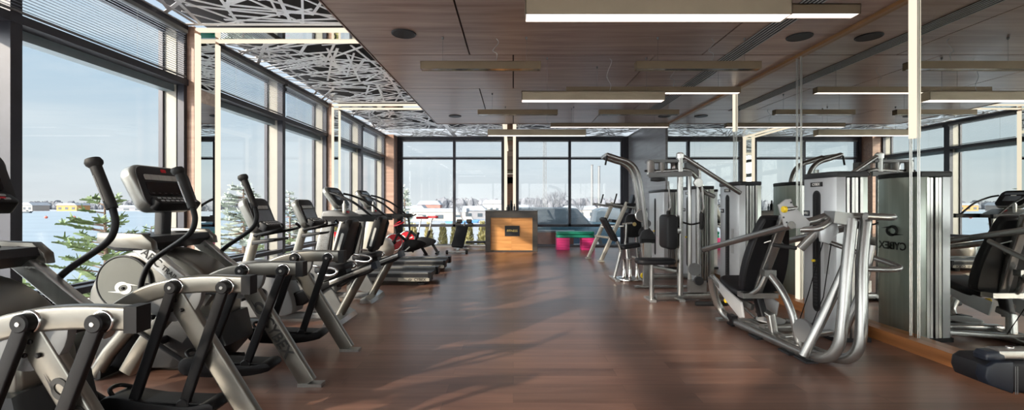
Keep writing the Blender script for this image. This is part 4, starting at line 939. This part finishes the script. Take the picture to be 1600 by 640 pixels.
# ================================================================ RIGHT SIDE: STRENGTH MACHINES
def px(x, y, Y): return ((x-802)/700*Y, Y, CH-(y-320)/700*Y)
def tower(y0, y1, parent, h=1.62, x0=3.05, x1=3.39, badge=True):
    """weight tower: flat slotted face towards the room, ribbed side, domed rear shell with the big mark towards the mirror"""
    w = y1-y0; m = (y0+y1)/2
    sh = MB().prism([(x1-.10, y0), (x1-.02, y0+.02), (x1+.005, y0+.10), (x1+.03, m), (x1+.005, y1-.10), (x1-.02, y1-.02), (x1-.10, y1)], .03, h-.05, 'z', .006).build('rear_shell', SHELL, parent)
    f = MB().prism([(x0+.02, y0+.015), (x0, y0+.05), (x0-.012, m), (x0, y1-.05), (x0+.02, y1-.015), (x0+.10, y1-.005), (x0+.10, y0+.005)], .03, h-.05, 'z', .006).build('front_panel', PANEL, parent)
    b = MB()
    for i in range(4): b.box((x0+.125+.04*i, m, (h-.02)/2), (.026, w-.01+.02*(i % 2), h-.10), bev=.008)
    b.build('ribbed_side', ALU, parent)
    cap = [(x0-.02, y0+.06), (x0-.035, m), (x0-.02, y1-.06), (x0+.02, y1+.005), (x1-.03, y1+.005), (x1+.03, m), (x1-.03, y0-.005), (x0+.02, y0-.005)]
    MB().prism(cap, h-.055, h, 'z', .012).build('top_cap', DGR, parent)
    MB().box(((x0+x1)/2, m, .02), (x1-x0, w, .04), bev=.005).build('tower_foot', DGR, parent)
    sl = MB().prism(rrect(.085, 1.18, .042, 6), -.004, .004, 'x', .001, 1, Matrix.Translation((x0-.012, m, .84))).build('weight_slot', BLK, f)
    MB().prism(rrect(.115, 1.21, .056, 6), -.002, .002, 'x', .0005, 1, Matrix.Translation((x0-.0105, m, .84))).build('slot_trim', DGR, f)
    for i in range(14):
        MB().box((x0-.017, m, .30+.034*i), (.010, .055, .022), bev=.003).build('weight_plate', DGR, sl)
    MB().disc((x0-.035, m+.01, .30+.034*13), .014, .03, (1, 0, 0)).build('selector_knob', YEL, sl)
    MB().tube([(x0-.018, m, .79), (x0-.018, m, 1.38)], .006, 6).build('guide_cable', BLK, sl)
    if badge:
        p = MB().box((x0-.012, m, h-.115), (.008, .17, .045), bev=.002).build('name_plate', BKP, f); text('lettering', 'CYBEX', .036, (x0-.0175, m, h-.115), (0, -1, 0), (0, 0, 1), WHP, p, bold=.0008)
        p = MB().box((x0-.006, m+.155, 1.215), (.012, .085, .055), bev=.002).build('model_plate', BLUEV, f); text('lettering', 'VR1', .042, (x0-.0135, m+.155, 1.215), (0, -1, 0), (0, 0, 1), WHP, p)
    b = MB(); b.box((x0-.004, m-.14, .80), (.012, .06, .34), bev=.002); b.build('instruction_placard', LGR, f)
    swirl('logo', .14, (x1+.0325, m, 1.04), (0, 1, 0), (0, 0, 1), BKP, sh); text('lettering', 'CYBEX', .105, (x1+.0325, m, .89), (0, 1, 0), (0, 0, 1), BKP, sh, bold=.002)
    return f
PANEL = mat('satin_panel', (.56, .58, .60), .33, .35, .04)
SHELL = mat('brushed_green_grey_shell', (.52, .56, .52), .3, .45, .12, (1, 22, .6))
# ---- chest press in the foreground ------------------------------------------------
r = empty('chest_press_machine', (2.6, 4.3, 0), 'large tubular chest press with black seat and long lever, nearest on the right', 'exercise machine')
tower(4.24, 4.74, r)
def fr(path, rad, name, m=SIL, k=5, n=16): return MB().tube(sm(path, k), rad, n).build(name, m, r)
# near floor tube that curls up into the rear post, and its twin
fr([(2.20, 4.96, .50), (2.22, 4.99, .40), (2.27, 5.02, .24), (2.33, 5.0, .11), (2.37, 4.85, .052), (2.40, 4.5, .05), (2.43, 4.1, .05), (2.46, 3.72, .055), (2.49, 3.54, .10), (2.52, 3.47, .22), (2.55, 3.47, .42), (2.60, 3.50, .75), (2.68, 3.55, 1.19)], .042, 'side_rail')
fr([(2.50, 4.75, .05), (2.53, 4.3, .05), (2.57, 3.9, .05), (2.60, 3.66, .06), (2.63, 3.50, .11), (2.66, 3.44, .24), (2.69, 3.46, .5), (2.74, 3.52, .85), (2.81, 3.57, 1.19)], .042, 'side_rail')
fr([(2.37, 3.66, .07), (2.48, 3.62, .35), (2.58, 3.60, .60), (2.66, 3.58, .82)], .036, 'rear_brace')
fr([(2.66, 3.70, .07), (2.72, 3.64, .35), (2.80, 3.60, .62), (2.86, 3.58, .98)], .032, 'rear_brace')
MB().flat([(2.40, 4.80, .055), (2.96, 4.80, .055)], .07, .05, (0, 1, 0)).build('cross_beam', SIL, r)
MB().flat([(2.44, 4.40, .09), (3.06, 4.45, .09)], .09, .07, (0, 1, 0)).build('tower_beam', SIL, r)
MB().flat([(2.48, 4.12, .08), (3.06, 4.30, .08)], .06, .05, (0, 1, 0)).build('tower_beam', SIL, r)
MB().box((2.36, 4.83, .062), (.06, .12, .11), bev=.012).build('frame_bumper', BLK, r)
for x, y in ((2.43, 3.95), (2.40, 4.4), (2.45, 3.75)): MB().box((x, y, .008), (.10, .16, .016), bev=.004).build('floor_shoe', DGR, r)
MB().box((2.36, 5.06, .012), (.12, .08, .024), bev=.006).build('front_shoe', ALU, r)
MB().lathe([(.13, 0), (.135, .015), (.09, .03), (0, .035)], (2.62, 4.56, .125), n=26).build('pulley_cover', LGR, r)
# handle bars at the top: two bars and a U grip
fr([(2.55, 3.62, 1.20), (2.75, 3.60, 1.21), (2.93, 3.58, 1.205), (2.955, 3.53, 1.205), (2.93, 3.47, 1.205), (2.72, 3.46, 1.215)], .028, 'top_bar')
fr([(2.72, 3.50, .80), (2.95, 3.48, .80), (3.02, 3.52, .82), (2.98, 3.75, .87), (2.86, 4.1, .97)], .022, 'hand_grip')
MB().box((2.61, 3.60, 1.195), (.15, .13, .095), rot('Y', 8), .025).build('pivot_housing', SIL, r)
fr([(2.57, 3.66, 1.21), (2.45, 3.66, 1.17), (2.33, 3.66, 1.15)], .034, 'axle_tube')
fr([(2.57, 3.60, 1.19), (2.44, 3.58, 1.115), (2.33, 3.64, 1.10)], .026, 'axle_tube')
pl = MB().prism([(2.14, 1.30), (2.20, 1.345), (2.245, 1.35), (2.26, 1.30), (2.40, 1.16), (2.385, 1.115), (2.24, 1.11), (2.19, 1.13)], 3.615, 3.635, 'y', .006).build('cam_plate', LGR, r)
MB().tube([(2.19, 3.60, 1.265), (2.30, 3.64, 1.275)], .018, 12).build('adjuster_pin', SIL, pl); MB().disc((2.175, 3.595, 1.265), .026, .03, (1, 0, 0)).build('adjuster_knob', YEL, pl)
b = MB()
for x, z in ((2.18, 1.20), (2.205, 1.16), (2.24, 1.32)): b.disc((x, 3.612, z), .008, .008, n=8)
b.build('bolt_row', DGR, pl)
MB().prism([(2.52, 1.08), (2.55, 1.17), (2.66, 1.17), (2.68, 1.08), (2.60, .98), (2.53, 1.0)], 3.68, 3.71, 'y', .008).build('yoke_plate', PANEL, r)
MB().flat([(2.56, 3.72, 1.12), (2.42, 3.78, .93)], .05, .06, (0, 1, 0)).build('linkage_arm', SIL, r)
MB().tube([(2.40, 3.80, .935), (2.22, 3.83, .96)], .018, 10).build('linkage_grip', RUB, r)
MB().tube([(2.58, 3.72, 1.02), (2.56, 3.9, .5), (2.54, 4.05, .12)], .004, 6).build('cable', BLK, r)
MB().tube([(2.64, 3.72, .98), (2.70, 3.9, .5), (2.7, 4.1, .12)], .004, 6).build('cable', BLK, r)
MB().disc((2.50, 3.86, .22), .10, .03, (1, .2, 0)).build('pulley', MGR, r)
# long press levers, one each side of the seat
for x, l in ((2.26, 0), (2.80, 1)):
    lv = MB().tube([(x-.02, 3.60, 1.14), (x, 5.30, .775)], .031, 16).build('press_lever', SIL, r)
    MB().lathe([(.031, 0), (.034, .01), (.02, .03), (0, .032)], (x, 5.30, .775), (0, .977, -.21), 14).build('lever_cap', BLK, lv)
# seat group
Mb = Matrix.Translation((2.47, 4.30, .80)) @ rot('X', -19+0)
Mb = Matrix.Translation((2.46, 4.36, .81)) @ rot('Z', 4) @ rot('X', 17)
out = [(-.15, -.38), (-.21, -.30), (-.215, -.05), (-.17, .22), (-.13, .36), (-.09, .40), (.09, .40), (.13, .36), (.17, .22), (.215, -.05), (.21, -.30), (.15, -.38)]
MB().prism(sm2(out), -.045, .045, 'y', .025, 3, Mb).build('backrest', VIN, r)
MB().prism([(x*.93, z*.95) for x, z in sm2(out)], -.055, -.044, 'y', .004, 1, Mb).build('backrest_shell', BLK, r)
MB().flat([(2.50, 4.12, 1.20), (2.46, 4.26, .85), (2.40, 4.42, .44)], .09, .055, (1, 0, 0)).build('back_spar', SIL, r)
for sgn in (-1, 1):
    MB().flat([(2.47, 4.21, .98), (2.47+sgn*.12, 4.30, .92)], .012, .03, (0, 0, 1)).build('spar_bracket', SIL, r); MB().flat([(2.47+sgn*.12, 4.30, .92), (2.45, 4.30, .80)], .012, .03, (0, 1, 0)).build('spar_bracket', SIL, r)
Ms = Matrix.Translation((2.42, 4.70, .455)) @ rot('X', 14)
MB().prism(rrect(.40, .42, .11, 6), -.04, .04, 'z', .03, 3, Ms).build('seat', VIN, r)
MB().prism([(4.98, .53), (5.0, .48), (4.62, .30), (4.36, .20), (4.30, .22), (4.34, .36), (4.6, .42)], 2.20, 2.225, 'x', .006).build('seat_plate', LGR, r)
MB().prism([(4.9, .46), (4.9, .42), (4.62, .28), (4.38, .22), (4.34, .36), (4.6, .41)], 2.56, 2.58, 'x', .006).build('seat_plate', LGR, r)
MB().flat([(2.21, 4.98, .50), (2.24, 4.60, .36), (2.34, 4.38, .30)], .06, .05, (0, 0, 1)).build('seat_rail', SIL, r)
MB().box((2.40, 4.40, .42), (.34, .12, .05), bev=.01).build('seat_carrier', SIL, r)
MB().flat([(2.40, 4.40, .40), (2.42, 4.34, .22)], .07, .09, (1, 0, 0)).build('seat_post', BLK, r)
MB().flat([(2.42, 4.42, .27), (2.46, 4.28, .24), (2.48, 4.26, .06)], .07, .07, (1, 0, 0)).build('seat_support', SIL, r)
MB().disc((2.24, 4.70, .30), .026, .04, (1, 0, 0)).build('seat_knob', YEL, r)
fr([(2.42, 4.22, .64), (2.455, 4.10, .52), (2.49, 4.02, .36), (2.51, 3.97, .18), (2.52, 3.95, .06)], .032, 'curved_strut')
fr([(2.40, 4.24, .66), (2.36, 4.30, .50), (2.30, 4.42, .40)], .024, 'curved_strut')
MB().box((2.41, 4.23, .66), (.11, .07, .06), bev=.012).build('strut_clamp', SIL, r)
MB().lathe([(.022, -.19), (.028, -.17), (.028, .17), (.022, .19)], (2.28, 5.14, .17), (1, 0, 0), 16).build('foot_bar', RUB, r)
MB().tube([(2.10, 5.14, .17), (2.60, 5.12, .16), (2.62, 4.85, .08)], .014, 10).build('foot_bar_arm', SIL, r)
# ---- fly machine ----------------------------------------------------------------
r = empty('pec_fly_machine', (2.5, 6.2, 0), 'chrome pec fly machine with upright black pad, behind the chest press', 'exercise machine')
tower(6.07, 6.65, r)
MB().flat([(1.93, 6.07, .06), (3.06, 6.20, .06)], .10, .09, (0, 1, 0)).build('base_beam', SIL, r)
MB().flat([(1.86, 5.96, .02), (1.86, 6.24, .02)], .09, .035, (1, 0, 0)).build('front_foot', ALU, r)
MB().flat([(2.26, 5.98, .02), (2.26, 6.5, .02)], .08, .035, (1, 0, 0)).build('mid_foot', ALU, r)
MB().tube([(1.875, 6.07, .04), (1.875, 6.07, .51)], .032, 16).build('seat_post', SIL, r)
MB().prism(rrect(.52, .30, .09, 6), .505, .575, 'z', .025, 3, Matrix.Translation((1.92, 6.07, 0))).build('seat', VIN, r)
MB().flat([(1.88, 6.07, .47), (2.2, 6.07, .40)], .06, .05).build('seat_arm', SIL, r)
MB().tube([(2.26, 6.07, .08), (2.26, 6.07, 1.96)], .040, 18).build('main_post', SIL, r)
MB().tube([(2.74, 6.62, .06), (2.74, 6.62, 1.82)], .034, 16).build('rear_post', SIL, r)
MB().tube([(2.50, 6.35, .06), (2.50, 6.35, 1.78)], .026, 16).build('rear_post', ALU, r)
MB().lathe([(.05, 0), (.052, .06), (.03, .08), (0, .082)], (2.26, 6.07, 1.93), n=18).build('post_cap', ALU, r)
MB().prism(rrect(.15, .46, .055, 6), -.17, .17, 'y', .028, 3, Matrix.Translation((2.10, 6.07, .94))).build('back_pad', VIN, r)
MB().flat([(2.14, 6.07, .95), (2.26, 6.07, .95)], .08, .09).build('pad_bracket', SIL, r)
fr([(2.29, 6.07, 1.95), (2.34, 6.06, 1.93), (2.72, 6.05, 1.68), (3.08, 6.08, 1.46)], .030, 'stay_tube', k=4)
fr([(1.90, 6.10, 1.75), (2.10, 6.08, 1.76), (2.36, 6.07, 1.77), (2.50, 6.10, 1.66), (2.62, 6.2, 1.50), (2.82, 6.3, 1.42)], .030, 'overhead_arm')
for x, y, z, rr, hh in ((1.86, 6.07, 1.80, .05, .20), (2.02, 6.10, 1.80, .045, .22), (1.94, 6.30, 1.84, .05, .15)):
    MB().lathe([(rr, -hh/2), (rr*1.12, -hh/2+.015), (rr*1.12, -hh/2+.04), (rr, -hh/2+.05), (rr, hh/2-.03), (rr*.8, hh/2)], (x, y, z), n=20).build('pivot_drum', ALU, r)
MB().box((2.08, 6.12, 1.895), (.52, .16, .035), bev=.01).build('overhead_plate', MGR, r); MB().box((2.44, 6.15, 1.79), (.16, .10, .18), bev=.015).build('pivot_block', MGR, r)
for x_, y_ in ((1.90, 6.22), (2.20, 6.14)): MB().lathe([(.04, -.10), (.045, -.08), (.045, .08), (.03, .10)], (x_, y_, 1.80), n=18).build('pivot_drum', CHR, r)
MB().flat([(1.82, 6.02, 1.70), (2.40, 6.02, 1.72)], .03, .07).build('cam_link', MGR, r)
MB().disc((2.50, 6.06, 1.60), .06, .04).build('pulley', ALU, r)
MB().lathe([(.02, -.03), (.10, -.02), (.10, .02), (.02, .03)], (1.96, 6.07, 1.645), n=22).build('cam', BLK, r)
MB().tube([(1.78, 6.07, 1.76), (1.92, 6.07, 1.77)], .016, 10).build('arm_handle', RUB, r)
for (x, y, z0, z1) in ((2.54, 6.05, .97, 1.20), (2.20, 6.36, 1.0, 1.22)):
    g = MB().lathe([(.018, 0), (.026, .02), (.026, z1-z0-.02), (.018, z1-z0)], (x, y, z0), n=14).build('hand_grip', RUB, r)
    MB().tube([(x, y, z1), (x+.03, y, z1+.05), (x+.02, y+.05, 1.64)], .012, 8).build('grip_bar', SIL, g)
MB().tube(sm([(2.26, 6.07, 1.08), (2.38, 6.02, 1.04), (2.52, 6.05, 1.06)]), .012, 8).build('grip_strap', BLK, r)
MB().disc((2.46, 6.07, .43), .085, .04).build('pulley', MGR, r); MB().disc((2.50, 6.04, .28), .06, .05).build('pulley', DGR, r); MB().box((2.50, 6.1, .20), (.22, .12, .16), bev=.03).build('pulley_bracket', SIL, r)
for i, s in enumerate((-.03, .03)): MB().tube([(2.46+s, 6.10, .45), (2.46+s, 6.12, 1.72)], .004, 6).build('cable', BLK, r)
# ---- pull down machine ------------------------------------------------------------
r = empty('lat_pulldown_machine', (2.3, 7.8, 0), 'machine with twin arched overhead tubes and a leaning black backrest', 'exercise machine')
tower(7.50, 8.12, r)
for dy, o in ((-.12, 0), (.30, .03)):
    t = fr([(1.60+o, 7.8+dy, 2.16), (1.78+o, 7.8+dy, 2.10), (2.0+o, 7.8+dy, 2.02), (2.13+o, 7.8+dy, 1.85), (2.20+o, 7.8+dy, 1.5), (2.27+o, 7.8+dy, .95), (2.36+o, 7.8+dy, .06)], .042, 'arched_tube')
MB().flat([(1.60, 7.66, 2.16), (1.62, 8.12, 2.16)], .05, .06, (1, 0, 0)).build('front_bar', SIL, r)
MB().tube([(1.60, 7.64, 2.14), (1.57, 7.64, 1.98)], .016, 8).build('hook_handle', BLK, r)
MB().flat([(2.2, 7.8, .06), (3.06, 7.8, .06)], .12, .09).build('base_beam', SIL, r)
M = Matrix.Translation((1.66, 7.8, .88)) @ rot('Y', -29)
MB().prism(rrect(.075, .46, .03, 4), -.16, .16, 'y', .02, 3, M).build('backrest', VIN, r)
fr([(1.60, 7.8, 1.05), (1.74, 7.8, .80), (1.86, 7.8, .55), (1.85, 7.8, .40), (1.76, 7.8, .04)], .026, 'backrest_tube', k=4)
MB().prism(rrect(.34, .28, .07, 5), -.035, .035, 'z', .022, 3, Matrix.Translation((2.02, 7.8, .59)) @ rot('Y', -8)).build('seat', VIN, r)
MB().flat([(1.98, 7.8, .56), (2.02, 7.8, .10)], .07, .07).build('seat_post', CHR, r)
MB().flat([(1.76, 7.55, .02), (1.76, 8.05, .02)], .08, .035, (1, 0, 0)).build('front_foot', ALU, r)
MB().prism(rrect(.52, .46, .16, 7), .0, .04, 'z', .012, 2, Matrix.Translation((2.05, 7.78, 0))).build('foot_plate', CHR, r)
for i, x in enumerate((1.90, 2.0, 2.12)): MB().lathe([(.035, 0), (.045, .02), (.03, .05), (.03, .30), (.04, .33)], (x, 7.68, .04), n=14).build('adjuster_column', CHR, r)
b_ = MB().prism(sm2([(1.98, .78), (2.00, 1.06), (2.06, 1.13), (2.20, 1.13), (2.26, 1.06), (2.28, .78), (2.12, .72)]), 7.95, 8.03, 'y', .022, 3).build('chest_pad', VIN, r)
MB().disc((2.15, 7.945, .96), .035, .01).build('pad_emblem', mat('brass_emblem', (.6, .45, .2), .35, .7), b_)
MB().disc((2.27, 7.72, .82), .11, .07, bev=.02).build('thigh_roller', RUB, r)
MB().disc((2.20, 7.70, 1.12), .10, .03).build('cam_disc', MGR, r); MB().ring((2.20, 7.69, 1.12), .10, .012).build('cam_rim', CHR, r)
MB().disc((2.30, 7.72, .98), .07, .03).build('cam_disc', MGR, r)
MB().tube([(1.93, 7.72, .62), (1.95, 7.72, .98)], .022, 12).build('handle_post', SIL, r); MB().tube([(1.88, 7.72, .97), (2.05, 7.72, .99)], .018, 10).build('hand_grip', ALU, r)
MB().disc((2.18, 7.5, .12), .05, .04).build('adjuster_knob', YEL, r)
# ---- arched pad stand (calf / ab station) ------------------------------------------
r = empty('ab_crunch_station', (2.05, 7.0, 0), 'narrow stand with an arched black pad between the fly machine and pulldown', 'exercise machine')
MB().prism([(-.12, 0), (.12, 0), (.12, .10), (.09, .18), (.04, .22), (-.04, .22), (-.09, .18), (-.12, .10)], 0, .05, 'y', .012, 3, Matrix.Translation((2.10, 7.0, .70))).build('arched_pad', DGR, r)
MB().ring((2.10, 6.995, .82), .095, .010, n=30).build('pad_rim', CHR, r) if False else None
MB().box((2.10, 6.99, .75), (.22, .03, .05), bev=.01).build('pad_clamp', BLK, r)
MB().box((2.10, 7.03, .36), (.12, .07, .70), bev=.012).build('stand_column', SIL, r)
MB().flat([(1.9, 7.03, .02), (2.95, 7.03, .02)], .10, .035).build('base_beam', SIL, r)
# ---- knee raise station -------------------------------------------------------------
r = empty('knee_raise_station', (2.2, 10.6, 0), 'cream framed knee raise station with two slanting legs near the far window', 'exercise machine')
tower(9.10, 10.1, r, badge=False)
for x0, x1, y in ((1.83, 2.42, 10.9), (2.02, 2.62, 10.3)):
    MB().flat([(x0, y, .03), (x1, y, 1.36)], .07, .09).build('slanting_leg', CRM, r)
    MB().box((x0, y, .012), (.14, .12, .024), bev=.006).build('foot_pad', CRM, r)
    MB().flat([(x0+.10, y, 1.33), (x1+.45, y, 1.20)], .06, .05).build('side_bar', SIL, r)
    MB().box((x1+.16, y, 1.31), (.36, .12, .06), bev=.02).build('arm_pad', VIN, r)
    MB().tube([(x0+.30, y, 1.34), (x0+.36, y, 1.56)], .017, 10).build('hand_grip', RUB, r)
MB().flat([(2.0, 10.9, .55), (2.2, 10.3, .55)], .05, .05, (0, 0, 1)).build('cross_bar', CRM, r)
MB().flat([(2.95, 10.6, .03), (2.85, 10.6, 1.5)], .09, .07).build('back_post', SIL, r)
MB().flat([(2.95, 10.2, .03), (2.95, 11.0, .03)], .08, .05, (1, 0, 0)).build('rear_foot', CRM, r)
MB().prism(rrect(.07, .46, .03, 5), -.15, .15, 'y', .02, 3, Matrix.Translation((2.78, 10.6, 1.32)) @ rot('Y', 18)).build('back_pad', BLUEV, r)
MB().box((2.4, 10.6, .92), (.22, .40, .07), rot('Y', 8), .02).build('knee_pad', VIN, r)
MB().flat([(2.12, 10.9, .78), (2.7, 10.6, .80)], .05, .05, (0, 0, 1)).build('cross_bar', SIL, r)
# ---- bench end in the right foreground ----------------------------------------------
r = empty('padded_bench', (3.05, 2.6, 0), 'black stitched bench with a silver beam cut off by the lower right corner', 'weight bench')
T = Matrix.Translation((3.05, 2.60, .33))
pd = MB().prism([(-.42, .02), (-.41, .075), (-.37, .10), (.50, .10), (.50, -.095), (-.14, -.095), (-.30, -.07), (-.40, -.03)], -.11, .11, 'y', .028, 4, T).build('bench_pad', VIN, r)
MB().prism([(-.425, .015), (-.415, .07), (-.37, .098), (-.27, .098), (-.27, -.078), (-.28, -.076), (-.30, -.068), (-.405, -.03)], -.113, -.05, 'y', .02, 3, T).build('stitched_end', BLUEV, pd)
for x in (2.785, 2.797): MB().tube([(x, 2.484, .405), (x, 2.4835, .33), (x, 2.484, .25)], .0016, 6).build('seam', MGR, pd)
MB().prism([(-.40, .10), (-.405, .125), (-.385, .148), (-.34, .152), (-.30, .135), (-.29, .10), (-.35, .09)], -.10, -.01, 'y', .018, 3, T).build('end_roller', BLUEV, r)
bm = MB().flat([(2.72, 2.545, .462), (3.55, 2.545, .462)], .08, .055).build('silver_beam', SIL, r)
for x in (2.82, 2.98): MB().disc((x, 2.545, .494), .018, .012, (0, 0, 1), 14).build('bolt', CHR, bm)
MB().box((3.22, 2.62, .12), (.09, .12, .24), bev=.01).build('bench_leg', SIL, r)
